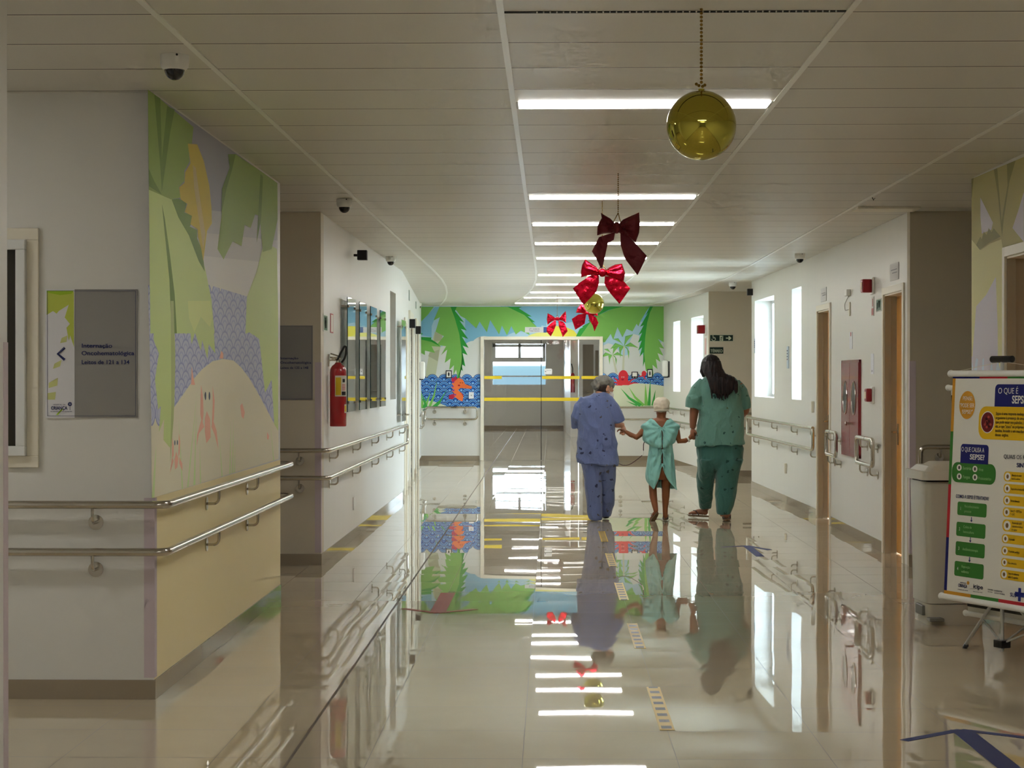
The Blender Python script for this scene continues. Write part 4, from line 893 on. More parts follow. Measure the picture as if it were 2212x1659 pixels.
M_foil = foil('red_foil', C(214, 20, 48), .24, .85); M_maroon = foil('maroon_bow', C(110, 26, 38), .45, .25)  # first bow gets a darker, duller red than the other bows
def bow(label, D, loops_, tails, knot, mt, tie, dx=0, rscale=.6):
    k0_ = onY(*knot[0], D); k1_ = onY(*knot[1], D); kc = (k0_+k1_)/2
    t_ = thing('ribbon_bow', label, 'ribbon bow', kc, 'red ribbon bows hanging from the ceiling')
    for i, l_ in enumerate(loops_):
        bm = B(); puff(bm, [onY(a, b_, D) for a, b_ in l_], .035, .010, ctr=kc, seed=i*7+D); autosmooth(obj('loop', bm, mt, t_), 70)
    for i, l_ in enumerate(tails):
        bm = B(); puff(bm, [onY(a, b_, D)+Vector((0, -.012, 0)) for a, b_ in l_], .008, .018, ctr=kc, seed=i*5+D+2); autosmooth(obj('tail', bm, mt, t_), 70)
    bm = B(); ell(bm, kc+Vector((0, -.02, 0)), (abs(k1_.x-k0_.x)*.56, .032, abs(k1_.z-k0_.z)*.56), None, 20, 14); autosmooth(obj('knot', bm, mt, t_), 80)
    tp = onY(*tie, D)
    bm = B(); tube(bm, [kc+Vector((-.03, -.01, .02)), Vector((tp.x, D, tp.z))], .003, 6); tube(bm, [kc+Vector((.03, -.01, .02)), Vector((tp.x, D, tp.z))], .003, 6); chain(bm, (tp.x, D, tp.z), (tp.x, D, 2.797), .0045, .0125)
    obj('bead_chain', bm, M_chain, t_, True)
bow('dark maroon bow hanging highest, first behind the large gold ball', 12.6, [c8([(770, 325), (720, 270), (610, 205), (620, 265), (575, 345), (585, 430), (570, 460), (640, 440), (770, 430)]), c8([(815, 325), (860, 280), (1040, 200), (1048, 320), (1040, 430), (1000, 540), (940, 490), (815, 430)])],
    [c8([(770, 425), (680, 450), (590, 480), (510, 640), (555, 710), (610, 830), (630, 820), (660, 680), (690, 545), (755, 510)]), c8([(830, 425), (830, 560), (880, 720), (1020, 905), (1060, 830), (1125, 690), (990, 540), (920, 470)])], (c8([(745, 320)])[0], c8([(830, 435)])[0]), M_maroon, c8([(805, 210)])[0])
BL = [(600, 860), (560, 810), (435, 725), (400, 790), (388, 860), (390, 930), (480, 905), (600, 900)], [(655, 860), (700, 820), (770, 785), (848, 775), (885, 880), (870, 965), (850, 990), (750, 940), (655, 910)]
BT = [(590, 890), (500, 905), (370, 990), (298, 1055), (400, 1215), (425, 1235), (560, 1090), (590, 1000)], [(655, 915), (650, 1000), (700, 1090), (820, 1228), (940, 1055), (870, 975), (740, 930)]
bow('shiny red foil bow with wide tails in front of the farther gold ball', 14.6, [c8(q) for q in BL], [c8(q) for q in BT], (c8([(585, 835)])[0], c8([(670, 920)])[0]), M_foil, c8([(627, 780)])[0])
bow('red foil bow half hidden by the farther gold ball', 24.9, [c8([(455, 1325), (430, 1240), (390, 1228), (350, 1270), (330, 1325), (380, 1330), (450, 1340)]), c8([(465, 1325), (520, 1280), (575, 1300), (578, 1360), (530, 1350), (465, 1345)])],
    [c8([(450, 1330), (360, 1345), (285, 1395), (325, 1517), (430, 1450), (440, 1390)]), c8([(465, 1335), (480, 1400), (520, 1470), (540, 1535), (585, 1440), (560, 1380), (510, 1340)])], (c8([(440, 1315)])[0], c8([(475, 1345)])[0]), M_foil, c8([(457, 1290)])[0])
bow('red foil bow farthest away, hanging before the mural sun', 31.0, [c8([(105, 1385), (60, 1350), (15, 1330), (5, 1400), (15, 1460), (60, 1425), (105, 1405)]), c8([(145, 1385), (180, 1340), (218, 1305), (225, 1370), (220, 1440), (190, 1420), (145, 1405)])],
    [c8([(105, 1405), (55, 1440), (5, 1490), (5, 1540), (50, 1590), (85, 1530), (110, 1460)]), c8([(135, 1410), (140, 1480), (165, 1540), (185, 1597), (240, 1530), (210, 1450), (190, 1425)])], (c8([(100, 1375)])[0], c8([(150, 1412)])[0]), M_foil, c8([(123, 1350)])[0])
# dome cameras and smoke detector
def dome(label, x, y, r, group='ceiling dome cameras', off=0):
    t_ = thing('dome_camera', label, 'security camera', (x, y, 2.8), group)
    bm = B(); lathe(bm, [(0, 2.7995), (r, 2.7995), (r, 2.80-r*.55), (r*.96, 2.80-r*.85), (r*.80, 2.80-r*1.05), (0, 2.80-r*1.05)], (x, y), 32); autosmooth(obj('housing', bm, M_white, t_), 45)
    bm = B(); ell(bm, (x, y, 2.80-r*1.0), (r*.72, r*.72, r*.78), None, 28, 16); obj('dark_dome', bm, mat('smoked_dome', C(10, 9, 10), .08, coat=.5), t_, True)
    bm = B(); cyl(bm, (x+r*.35, y-r*.95, 2.80-r*.12), (x+r*.35, y-r*1.0, 2.80-r*.12), r*.08, 10); obj('screw_hole', bm, M_dark, t_)
a = onZ(377, 119, 2.8); dome('white dome camera on the ceiling nearest the viewer, left of the mural block', a.x, a.y, .058)
a = onZ(744, 430, 2.8); dome('white dome camera on the ceiling before the side passage at left', a.x, a.y, .058)
a = onZ(844, 554, 2.8); dome('white dome camera on the ceiling above the left glass panels', a.x, a.y, .055)
a = onZ(914, 660.5, 2.8); dome('tiny dome camera at the far left corner of the ceiling', a.x, 34.2, .055)
a = onZ(1738, 548, 2.8); dome('white dome camera on the ceiling above the right-hand window wall', a.x-.05, a.y, .055)
a = onZ(1583, 610, 2.8); dome('white dome camera over the passage behind the woman in green', a.x, a.y, .055)
a = onZ(1206, 647, 2.8); t_ = thing('smoke_detector', 'round white smoke detector on the far ceiling above the last bow', 'smoke detector', (a.x, a.y, 2.8))
bm = B(); lathe(bm, [(0, 2.7995), (.06, 2.7995), (.058, 2.77), (.04, 2.755), (0, 2.752)], (a.x, a.y), 24); autosmooth(obj('housing', bm, M_white, t_), 45)
bm = B(); lathe(bm, [(.0, 2.7525), (.022, 2.7525), (.022, 2.745), (0, 2.744)], (a.x, a.y), 16); autosmooth(obj('sensor_cap', bm, M_end, t_))
a = onZ(1884, 425, 2.8); bm = B(); tube(bm, [(a.x, a.y, 2.7995), (a.x+.01, a.y, 2.775), (a.x+.02, a.y, 2.79)], .004, 6); tag(obj('ceiling_hook', bm, M_dark), 'small dark metal hook on the ceiling above the olive wall', 'hook')
# ================================================================ RIGHT WALL THINGS
WXR = 2.83
def rx(px, py): return onX(px, py, WXR)
# hose cabinet
cy0, cy1, cz0, cz1 = 17.92, 19.02, .75, 1.655
t_ = thing('hose_cabinet', 'dark red two-door fire hose cabinet on the right wall between the wooden doors', 'fire hose cabinet', (WXR, 18.5, cz0))
M_cab = mat('dark_red_gloss', C(132, 36, 42), .26, spec=.5, coat=.15)
bm = B(); fw = .025
for q in ((cy0, cy0+fw, cz0, cz1), (cy1-fw, cy1, cz0, cz1), (cy0, cy1, cz0, cz0+fw), (cy0, cy1, cz1-fw, cz1)): box(bm, WXR-.018, q[0], q[2], WXR-.0005, q[1], q[3])
obj('frame', bm, M_cab, t_)
cm = (cy0+cy1)/2
for k, (a, b_) in enumerate(((cy0+fw, cm-.003), (cm+.003, cy1-fw))):
    bm = B(); box(bm, WXR-.024, a, cz0+fw, WXR-.001, b_, cz1-fw, .002); d_ = obj('cabinet_door', bm, M_cab, t_)
    c_ = (a+b_)/2; bm = B(); ell(bm, (WXR-.025, c_, 1.30), (.006, .12, .155), None, 28, 12); obj('oval_window', bm, mat('oval_glass', C(40, 34, 36), .3), d_, True)
    bm = B(); tube(bm, [(WXR-.027, c_+.12*math.cos(2*PI*j/28), 1.30+.155*math.sin(2*PI*j/28)) for j in range(29)], .005, 6); obj('window_rim', bm, M_chrome, d_)
bm = B(); cyl(bm, (WXR-.024, cm-.05, 1.06), (WXR-.06, cm-.05, 1.06), .011, 14); ell(bm, (WXR-.065, cm-.05, 1.06), (.012, .02, .02)); autosmooth(obj('knob', bm, M_chrome, t_))
# doors' number plates
plate('door_plaque', 'white plaque on the wall above the nearer wooden door', WXR, 15.98, 16.38, 2.29, 2.43, -1, [C(216, 216, 216), C(130, 130, 140)], 'sign', .006, [(.15, .85, .6, .64, 1), (.15, .7, .42, .46, 1)], 'white door plaques')
plate('door_plaque', 'white plaque on the wall above the farther wooden door', WXR, 20.15, 20.55, 2.28, 2.42, -1, [C(216, 216, 216), C(130, 130, 140)], 'sign', .006, [(.15, .85, .6, .64, 1), (.15, .7, .42, .46, 1)], 'white door plaques')
plate('exit_sign', 'green exit pictogram plate between the alarm siren and the nearer door', WXR, 16.82, 17.08, 2.06, 2.17, -1, [C(206, 212, 200), C(110, 138, 122), C(206, 212, 200)], marks=[(.06, .94, .08, .92, 1), (.2, .35, .2, .8, 2), (.4, .55, .3, .85, 2), (.62, .8, .2, .7, 2)])
plate('alarm_notice', 'narrow white and red notice strip under the alarm siren', WXR, 17.2, 17.33, 2.03, 2.2, -1, [C(216, 214, 206), C(190, 120, 116)], marks=[(.1, .9, .05, .4, 1), (.3, .6, .5, .9, 1)])
plate('arrow_sticker', 'small white arrow sticker above the hose cabinet', WXR, 18.43, 18.6, 1.76, 1.92, -1, [C(228, 230, 236), C(200, 120, 120)], marks=[(.35, .65, .75, .98, 1)])
plate('alarm_notice', 'tall white sticker above the manual call point', WXR, 17.22, 17.36, 1.52, 1.70, -1, [C(232, 234, 242), C(190, 190, 200)], marks=[(.2, .8, .1, .2, 1)])
M_rbox = mat('red_plastic', C(146, 20, 30), .3)
def alarm(nm, label, y, z, s, cat):
    t_ = thing(nm, label, cat, (WXR, y, z))
    bm = B(); box(bm, WXR-.02, y-.07, z-.075, WXR-.0005, y+.07, z+.075, .006); obj('back_plate', bm, M_white, t_)
    bm = B(); box(bm, WXR-.02-s, y-.055, z-.058, WXR-.02, y+.055, z+.058, .01); obj('red_housing', bm, M_rbox, t_)
    bm = B(); box(bm, WXR-.024-s, y-.04, z-.03, WXR-.0205-s, y+.04, z+.03, .002); obj('front_lens', bm, flat(C(230, 214, 190)), t_)
alarm('alarm_siren', 'dark red alarm siren box high on the right wall by the nearer door', 17.25, rx(1872, 622).z, .085, 'fire alarm')
alarm('call_point', 'red manual call point box between hose cabinet and nearer door', 17.25, rx(1876, 853).z, .05, 'fire alarm')
t_ = thing('junction_box', 'small white junction box with looped cable above the hose cabinet', 'junction box', (WXR, 18.62, 2.32)); jz = rx(1830, 634).z
bm = B(); box(bm, WXR-.04, 18.55, jz-.03, WXR-.0005, 18.68, jz+.03, .005); obj('housing', bm, M_white, t_)
bm = B(); tube(bm, rounded([(WXR-.01, 18.62, jz-.03), (WXR-.012, 18.85, jz-.10), (WXR-.012, 18.83, jz-.16), (WXR-.01, 18.6, jz-.16)], .03), .004, 6); obj('cable', bm, M_end, t_)
bm = B(); box(bm, WXR-.012, 18.55, jz-.22, WXR-.0005, 18.6, jz-.09, .002); obj('cover_strip', bm, M_trim, t_)
for (px, py, w_, h_, lab, nm, cat) in ((1632, 747, .1, .19, 'small blue-white control plate left of the tall bright window', 'control_plate', 'sign'), (1703, 772, .12, .26, 'slim panel with a column of dots between the two right windows', 'push_plate', 'control panel')):
    v = onP(px, py, R20, R2n); s_ = (v-R20).dot(R2d)
    t_ = thing(nm, lab, cat, v)
    bm = B(); obox(bm, R20, R2d, UP, R2n, s_-w_/2, s_+w_/2, v.z-h_/2, v.z+h_/2, .0005, .012, .003); obj('panel', bm, mat('pale_blue_plate', C(190, 206, 222), .3), t_)
    for k in range(4):
        bm = B(); obox(bm, R20, R2d, UP, R2n, s_-w_*.2, s_+w_*.2, v.z+h_*(.3-.13*k)-.008, v.z+h_*(.3-.13*k)+.008, .0125, .016); obj('button', bm, M_navy if k < 3 else flat(C(110, 80, 100)), t_)
# small wall hooks/pins
for (px, py, lab) in ((1758.5, 879, 'thin pale vertical clip on the wall left of the farther wooden door'), (1700, 1012, 'thin pale vertical clip low on the wall under the looped rail')):
    v = onP(px, py, R20, R2n) if px < 1740 else rx(px, py)
    bm = B(); box(bm, v.x-.03, v.y-.012, v.z-.06, v.x-.002, v.y+.012, v.z+.06, .004); tag(obj('wall_clip', bm, M_trim), lab, 'wall clip', 'pale wall clips')
v = onX(763, 1088, -1.8245); bm = B(); box(bm, -1.8243, v.y-.03, v.z-.06, -1.812, v.y+.03, v.z+.06, .003); tag(obj('wall_socket', bm, M_white), 'white wall socket low on the left wall under the looped rail', 'socket')
# signs in the recess behind the woman
Yr = 29.7
def flat_sign(name, label, px0, py0, px1, py1, Y, col, parent_cat='sign', t=.006):
    a = onY(px0, py1, Y); b_ = onY(px1, py0, Y); th_ = thing(name, label, parent_cat, (a.x, Y, a.z))
    bm = B(); box(bm, a.x, Y-t, a.z, b_.x, Y-.0005, b_.z); obj('panel', bm, flat(col), th_); return th_, a, b_
GRN = C(30, 52, 44); PAL = C(206, 214, 190)
t_, a, b_ = flat_sign('exit_sign', 'dark green exit sign with wheelchair, running figure and arrow', 1533, 723, 1584, 737.5, Yr, PAL)
bm = B(); box(bm, a.x+.006, Yr-.0068, a.z+.006, b_.x-.006, Yr-.0062, b_.z-.006); obj('green_field', bm, flat(GRN), t_)
def yl(px, py): v = onY(px, py, Yr); return Vector((v.x, Yr-.0075, v.z))
bm = B(); c_ = yl(1541.5, 732)
tube(bm, [c_+Vector((.028*math.cos(a_*PI/8), 0, .028*math.sin(a_*PI/8))) for a_ in range(8, 25-3)], .0045, 6); tube(bm, [yl(1540, 726), yl(1540.5, 730.5), yl(1544, 730.5), yl(1546, 734)], .005, 6); ell(bm, yl(1540, 725.3), (.008, .002, .008)); obj('wheelchair_mark', bm, flat(PAL), t_)
bm = B(); poly_prism(bm, [yl(1554.5, 725), yl(1562, 725), yl(1562, 736.3), yl(1554.5, 736.3)], Vector((0, .0005, 0))); obj('white_field', bm, flat(PAL), t_)
bm = B(); o3 = Vector((0, -.001, 0)); tube(bm, [yl(1559.5, 728)+o3, yl(1557.5, 731.5)+o3, yl(1559, 733)+o3, yl(1557, 736)+o3], .004, 6); tube(bm, [yl(1557.5, 731.5)+o3, yl(1555.5, 733.5)+o3], .004, 6); tube(bm, [yl(1556, 728.5)+o3, yl(1559, 728.8)+o3, yl(1561, 731)+o3], .0035, 6); ell(bm, yl(1560.3, 726.5)+o3, (.006, .002, .006)); obj('running_figure', bm, flat(GRN), t_)
bm = B(); poly_prism(bm, [yl(1568, 729.2), yl(1574, 729.2), yl(1573, 726.3), yl(1576, 726.3), yl(1580, 730.5), yl(1576, 734.7), yl(1573, 734.7), yl(1574, 731.8), yl(1568, 731.8)], Vector((0, .0005, 0))); obj('arrow_mark', bm, flat(PAL), t_)
t_, a, b_ = flat_sign('floor_sign', 'dark green sign reading TÉRREO in pale letters', 1533, 750, 1562.5, 764, Yr, GRN)
text_px('lettering', 'TÉRREO', flat(PAL), 1535, 761, 1560.5, 6.4, (0, Yr-.006, 0), -VY, VX, t_, .02, .001)
# red siren and notice on the window wall at the far right
v = onP(1516, 711, E0, En); s_ = (v-E0).dot(Ed)
s_ = .28; t_ = thing('alarm_siren', 'small dark red siren beside the far right window', 'fire alarm', E0+Ed*s_+UP*2.3)
bm = B(); obox(bm, E0, Ed, UP, En, s_-.08, s_+.08, 2.17, 2.30, .02, .13, .01); obj('red_housing', bm, M_rbox, t_)
bm = B(); obox(bm, E0, Ed, UP, En, s_-.1, s_+.1, 2.14, 2.32, .0005, .02, .004); obj('back_plate', bm, M_white, t_)
bm = B(); obox(bm, E0, Ed, UP, En, s_-.08, s_+.06, 1.85, 2.1, .0005, .004); tag(obj('alarm_notice', bm, flat(C(214, 170, 166))), 'pale red notice strip under the far siren', 'sign')
# ================================================================ BACK WALL THINGS
YB = 35.3
t_, a, b_ = flat_sign('unit_sign', 'grey sign with blue end above the glazed doorway', 1134, 706.5, 1181, 718.5, YB, C(206, 208, 208)); 
bm = B(); v0 = onY(1174, 718.5, YB); box(bm, v0.x, YB-.0075, v0.z, b_.x, YB-.0062, b_.z); obj('blue_end', bm, flat(C(60, 90, 150)), t_)
text_px('lettering', 'UTI - Unidade de', M_navy, 1143, 711.8, 1165, 2.7, (0, YB-.006, 0), -VY, VX, t_, .01, .001); text_px('lettering', 'Terapia Intensiva', M_navy, 1143, 715.8, 1165, 2.7, (0, YB-.006, 0), -VY, VX, t_, .01, .001)
def framed(label, px0, py0, px1, py1, inner=True, nm='framed_notice'):
    a = onY(px0, py1, YB); b_ = onY(px1, py0, YB); th_ = thing(nm, label, 'sign', (a.x, YB, a.z))
    bm = B(); box(bm, a.x, YB-.022, a.z, b_.x, YB-.004, b_.z, .006); obj('black_frame', bm, M_black, th_)
    w_ = b_.x-a.x; h_ = b_.z-a.z
    bm = B(); box(bm, a.x+w_*.14, YB-.025, a.z+h_*(.12 if inner else .3), b_.x-w_*.14, YB-.0225, b_.z-h_*.12, .002); obj('white_field', bm, M_white, th_)
    if inner: bm = B(); ell(bm, ((a.x+b_.x)/2, YB-.026, (a.z+b_.z)/2), (w_*.14, .003, h_*.26)); obj('dark_mark', bm, M_black, th_)
    else:
        for s_ in (.3, .7): bm = B(); ell(bm, (a.x+w_*s_, YB-.026, a.z+h_*.17), (w_*.1, .003, w_*.08)); obj('button', bm, M_end, th_)
framed('white plate with black frame and dark mark on the mural near the seahorse', 963, 800, 976, 817)
framed('white plate with black frame and dark mark right of the octopus', 1398, 797, 1409.5, 816)
framed('small black-framed panel with a grey screen beside the octopus', 1364, 803, 1378, 817, False)
t_, a, b_ = flat_sign('card_reader', 'small white box on the painted waves right of the seahorse', 1013, 847, 1023.5, 861, YB, C(226, 228, 230), 'card reader', .03)
bm = B(); ell(bm, ((a.x+b_.x)/2, YB-.031, (a.z+b_.z)/2), (.012, .003, .012)); obj('button', bm, M_end, t_)
def dispenser(label, c_, u, n, w_=.13, h_=.29):
    t_ = thing('soap_dispenser', label, 'soap dispenser', c_, 'white wall dispensers')
    bm = B(); obox(bm, c_, u, UP, n, -w_/2, w_/2, -h_/2, h_/2, .02, .115, .03); autosmooth(obj('white_cover', bm, M_white, t_), 60)
    bm = B(); obox(bm, c_, u, UP, n, -w_/2+.005, w_/2-.005, -h_/2-.012, h_/2-.02, .0005, .02, .004); obox(bm, c_, u, UP, n, -w_*.35, w_*.35, -h_/2-.018, -h_/2+.01, .02, .09, .004); obj('black_base', bm, M_black, t_)
dispenser('white dispenser with black base on the left wall beside the farther lift portal', lp(8.75, 1.62), LBd, LBn, .2)
v = E0+Ed*4.75; dispenser('white dispenser with black base on the right wall beside the narrow far window', Vector((v.x, v.y, 1.66)), Ed, En, .2)
# things behind the glass
t_ = thing('fire_extinguisher', 'small red extinguisher behind the glazed doorway on the pale pier', 'fire extinguisher', (.6, 49.9, 1.1)); fx_ = onY(1237, 800, 49.85).x
bm = B(); lathe(bm, [(0, 1.13), (.055, 1.13), (.055, 1.55), (.045, 1.60), (.02, 1.63), (0, 1.64)], (fx_, 49.88)); autosmooth(obj('cylinder', bm, M_red, t_), 50)
bm = B(); tube(bm, [(fx_, 49.88, 1.63), (fx_, 49.88, 1.74), (fx_-.03, 49.86, 1.86)], .014, 8); obj('valve', bm, M_black, t_)
bm = B(); box(bm, fx_-.02, 49.925, 1.5, fx_+.02, 49.989, 1.56); obj('wall_hook', bm, M_chrome, t_)
t_, a, b_ = flat_sign('paper_notice', 'white paper notice hung on the glass door near the centre seal', 1176, 796.5, 1192.5, 808.5, 35.36, C(232, 232, 232), 'paper notice', .003)
bm = B(); box(bm, a.x+.012, 35.3555, a.z+.04, a.x+.03, 35.3568, a.z+.06); obj('icon', bm, flat(C(120, 120, 128)), t_)
text_px('lettering', 'Uso de', flat(C(120, 120, 128)), 1181, 801, 1190, 2, (0, 35.357, 0), -VY, VX, t_, 0, .001)
# ================================================================ BANNER, BIN
uB = Vector((.4290, -.9033, 0)); nBn = Vector((-.9033, -.4290, 0))
o_ = onP(2046, 1288, (2.12, 10.6, 0), nBn); pBn = Vector((2.12, 10.6, 0))
nLn = (nBn+UP*.05).normalized(); pLn = pBn+UP*.31
def bu(px, py): return (onP(px, py, pLn, nLn)-pBn).dot(uB)
def bz(px, py): return onP(px, py, pLn, nLn).z
t_ = thing('pull_up_banner', 'white sepsis information banner on a tripod stand, facing the viewer', 'banner', (2.31, 10.25, 0))
BWd = .92; zt_, zb_ = bz(2057, 812), bz(2038, 1283)
M_ban = mat('white_banner_vinyl', C(222, 220, 210), .45)
bm = B(); obox(bm, pBn, uB, UP, nBn, 0, BWd, zb_, zt_, -.001, .001); sheet = obj('printed_sheet', bm, M_ban, t_)
for z in (zt_+.012, zb_-.012):
    bm = B(); a_ = pBn+uB*(-.02)+UP*z; tube(bm, [a_, a_+uB*(BWd+.04)], .017, 16); 
    for q in (a_, a_+uB*(BWd+.04)): ell(bm, q, (.02, .02, .02))
    autosmooth(obj('roller_bar', bm, M_white, t_), 50)
bm = B(); ms = []
NV = C(30, 34, 104); YE = C(226, 182, 30); GR = C(60, 124, 52); OR_ = C(208, 150, 50); RD = C(186, 44, 54); WH = C(232, 230, 222)
def rr(u0, u1, z0, z1, r=.02, corners=(1, 1, 1, 1)):
    out = []
    for (cx, cz, a0, on) in ((u1-r, z1-r, 0, corners[1]), (u0+r, z1-r, 90, corners[0]), (u0+r, z0+r, 180, corners[3]), (u1-r, z0+r, 270, corners[2])):
        if on: out += [(cx+r*math.cos(math.radians(a0+k*18)), cz+r*math.sin(math.radians(a0+k*18))) for k in range(6)]
        else: out += [(cx+r*math.copysign(1, math.cos(math.radians(a0+45))), cz+r*math.copysign(1, math.sin(math.radians(a0+45))))]
    return out
def pu(col, shapes, k):
    m_ = flat(col)
    if m_ not in ms: ms.append(m_)
    for s in shapes:
        vs = [bm.verts.new(pBn+uB*a+UP*z+nBn*(.0015+.0003*k)) for a, z in s]; f = bm.faces.new(vs); f.material_index = ms.index(m_); f.normal_update()
        if f.normal.dot(nBn) < 0: f.normal_flip()
        if len(vs) > 4: bmesh.ops.triangulate(bm, faces=[f])
def rpx(x0, y0, x1, y1): return bu(x0, (y0+y1)/2), bu(x1, (y0+y1)/2), bz(x0, y1), bz(x0, y0)
st_ = BWd/4
for k, c_ in enumerate((NV, RD, GR, OR_)): pu(c_, [rr(st_*k, st_*(k+1), zt_-.014, zt_, .001, (0, 0, 0, 0))], 1)
for k, c_ in enumerate((OR_, GR, RD, NV)): pu(c_, [rr(st_*k, st_*(k+1), zb_, zb_+.022, .001, (0, 0, 0, 0))], 1)
hs = (zt_-zb_-.036)/4
for k, c_ in enumerate((NV, RD, GR, OR_)): pu(c_, [rr(0, .024, zb_+.022+hs*k, zb_+.022+hs*(k+1), .001, (0, 0, 0, 0))], 1)
cxu, czz = bu(2090, 875), bz(2090, 875); pu(OR_, [ellp(cxu, czz, .068, .075, 28)], 1)
pu(OR_, [], 1)
a = rpx(2150, 831, 2150, 878); uT = bu(2150, 855); pu(NV, [rr(uT, BWd-.04, bz(2150, 878), bz(2150, 830), .025, (1, 1, 0, 0))], 2)
uY = bu(2115, 910); pu(YE, [rr(uY, BWd-.015, bz(2115, 948), bz(2140, 878), .055, (1, 0, 0, 1))], 1)
uc = bu(2134, 912); zc = bz(2134, 912); pu(WH, [ellp(uc, zc, .057, .058)], 2); pu(C(110, 30, 34), [ellp(uc, zc, .052, .053)], 3)
for k in range(16):
    a_ = random.random()*2*PI; r_ = random.random()*.038; pu(C(170, 70, 60) if k % 2 else C(60, 14, 20), [ellp(uc+r_*math.cos(a_), zc+r_*.8*math.sin(a_), .010, .007, 8)], 4+k % 3)
u0, u1 = bu(2076, 980), bu(2136, 980); pu(NV, [rr(u0, u1, bz(2076, 1000), bz(2076, 958.5), .02, (1, 1, 0, 0))], 3)
u0, u1 = bu(2057, 1022), bu(2152, 1022); zA, zB = bz(2100, 1044), bz(2100, 1000); pu(GR, [rr(u0, u1, zA, zB, .045)], 2)
for (x, y) in ((2073, 1010), (2107, 1013), (2073, 1029), (2107, 1031)):
    pu(WH, [ellp(bu(x, y), bz(x, y), .021, .017, 16)], 3); pu(C(70, 60, 60), [ellp(bu(x, y), bz(x, y), .009, .010, 8)], 4)
gb = []
for (y0, y1, xl) in ((1083, 1112, 2069), (1126.5, 1157, 2066.5), (1168.5, 1198.5, 2065), (1211, 1243, 2062.5)):
    u0, u1 = bu(xl, (y0+y1)/2), bu(xl+63, (y0+y1)/2+5); gb.append((u0, u1, bz(xl, y1), bz(xl, y0))); pu(GR, [rr(*gb[-1], .012)], 1)
for i in range(3):
    um = (gb[i][0]+gb[i][1])/2; zz = (gb[i][2]+gb[i+1][3])/2; pu(NV, [[(um-.003, zz+.014), (um+.003, zz+.014), (um+.003, zz-.002), (um+.010, zz-.002), (um, zz-.014), (um-.010, zz-.002), (um-.003, zz-.002)]], 2)
yb = []
for (y0, y1, xl) in ((1018, 1039.5, 2169), (1044.5, 1065, 2168.5), (1070, 1090.5, 2168), (1095, 1116, 2167), (1121, 1147, 2166), (1153, 1172.5, 2165), (1179, 1198.5, 2164), (1204.5, 1223, 2163.5), (1229, 1250, 2161.5)):
    u0 = bu(xl, (y0+y1)/2); yb.append((u0, BWd-.03, bz(xl, y1), bz(xl, y0))); h_ = yb[-1][3]-yb[-1][2]; pu(YE, [rr(*yb[-1], h_*.45, (1, 1, 1, 1))], 1)
    pu(WH, [ellp(u0+h_*.62, (yb[-1][2]+yb[-1][3])/2, h_*.46, h_*.40, 16)], 2); pu(C(120, 90, 50), [ellp(u0+h_*.62, (yb[-1][2]+yb[-1][3])/2, h_*.2, h_*.22, 8)], 3)
cx_, cz_ = bu(2206, 1283), bz(2206, 1285)
cu_ = bu(2203, 1286); w_ = .012
pu(C(40, 50, 130), [[(cu_-.036, cz_-.012), (cu_+.036, cz_-.012), (cu_+.036, cz_+.012), (cu_-.036, cz_+.012)], [(cu_-.011, cz_-.034), (cu_+.011, cz_-.034), (cu_+.011, cz_+.034), (cu_-.011, cz_+.034)]], 1)
pu(OR_, [ellp(bu(2092, 1259), bz(2092, 1259), .011, .010, 12)], 2)
obj('printed_shapes', bm, ms, sheet)
M_tw = flat(WH); M_td = flat(C(70, 60, 40)); M_tk = flat(C(44, 40, 60)); M_tg = flat(C(150, 196, 130))
def bt(s, u, z, cap, mt_, xs=.8, bold=0, al='LEFT'): return text('lettering', s, mt_, pBn+uB*u+UP*z+nBn*.0036, uB, UP, nBn, cap, sheet, xs, bold, al, .0004)
def btf(s, x0, x1, y, cap_px, mt_, bold=0):
    u0, u1 = bu(x0, y), bu(x1, y); D_ = (pBn+uB*u0).y; cp = cap_px*D_/4230; bt(s, u0, bz(x0, y), cp, mt_, (u1-u0)/text_w(s, cp), bold)
for s, x0, x1, y in (('PENSE:', 2081, 2102, 864.5), ('"PODE SER', 2074.5, 2105.5, 879.5), ('SEPSE?"', 2079, 2102, 893.5)): btf(s, x0, x1, y, 9, M_tw)
btf('O QUE É', 2157, 2200, 850, 13, M_tw); bt('SEPSE?', bu(2187, 870), bz(2187, 871), .041, M_tw, .85, .03)
lines = ['Sepse é uma resposta inadequada do', 'organismo à presença de uma infecção,', 'que pode estar nos pulmões, rins,', 'etc. e que "ataca" os próprios', 'tecidos, levando a um mau funcionamento', 'desses órgãos.']
uu = bu(2152, 905)
for k, s in enumerate(lines): bt(s, uu, bz(2152, 896+9.2*k), .0160, M_td, .86, .01)
btf('O QUE CAUSA A', 2078, 2127, 975, 10.5, M_tw); btf('SEPSE?', 2096, 2127, 992, 11.5, M_tw, .03)
btf('QUAIS OS PRINCIPAIS', 2169, 2255, 990, 9, M_tk); btf('SINTOMAS?', 2197, 2250, 1009, 9.5, M_navy, .03)
for s, x0, x1, y in (('Bactérias', 2081, 2099, 1014), ('Vírus', 2115, 2125, 1017), ('Fungos', 2081, 2096, 1033), ('Protozoários', 2114, 2142, 1036)): btf(s, x0, x1, y, 7, M_tg)
btf('COMO A SEPSE É TRATADA?', 2066, 2137, 1075, 8, M_navy, .01)
for i, (n_, ls) in enumerate((('1', ('Reconhecimento', 'precoce')), ('2', ('Coleta de', 'hemocultura')), ('3', ('Antibioticoterapia',)), ('4', ('Reposição', 'volêmica')))):
    u0, u1, za, zb2 = gb[i]; bt(n_, u0+.025, (za+zb2)/2-.008, .018, M_tw, .8)
    for j, s in enumerate(ls): bt(s, u0+.062, (za+zb2)/2+(.008 if len(ls) > 1 else -.007)-.026*j, .0145, M_tg, min(.9, (u1-u0-.09)/text_w(s, .0145)))
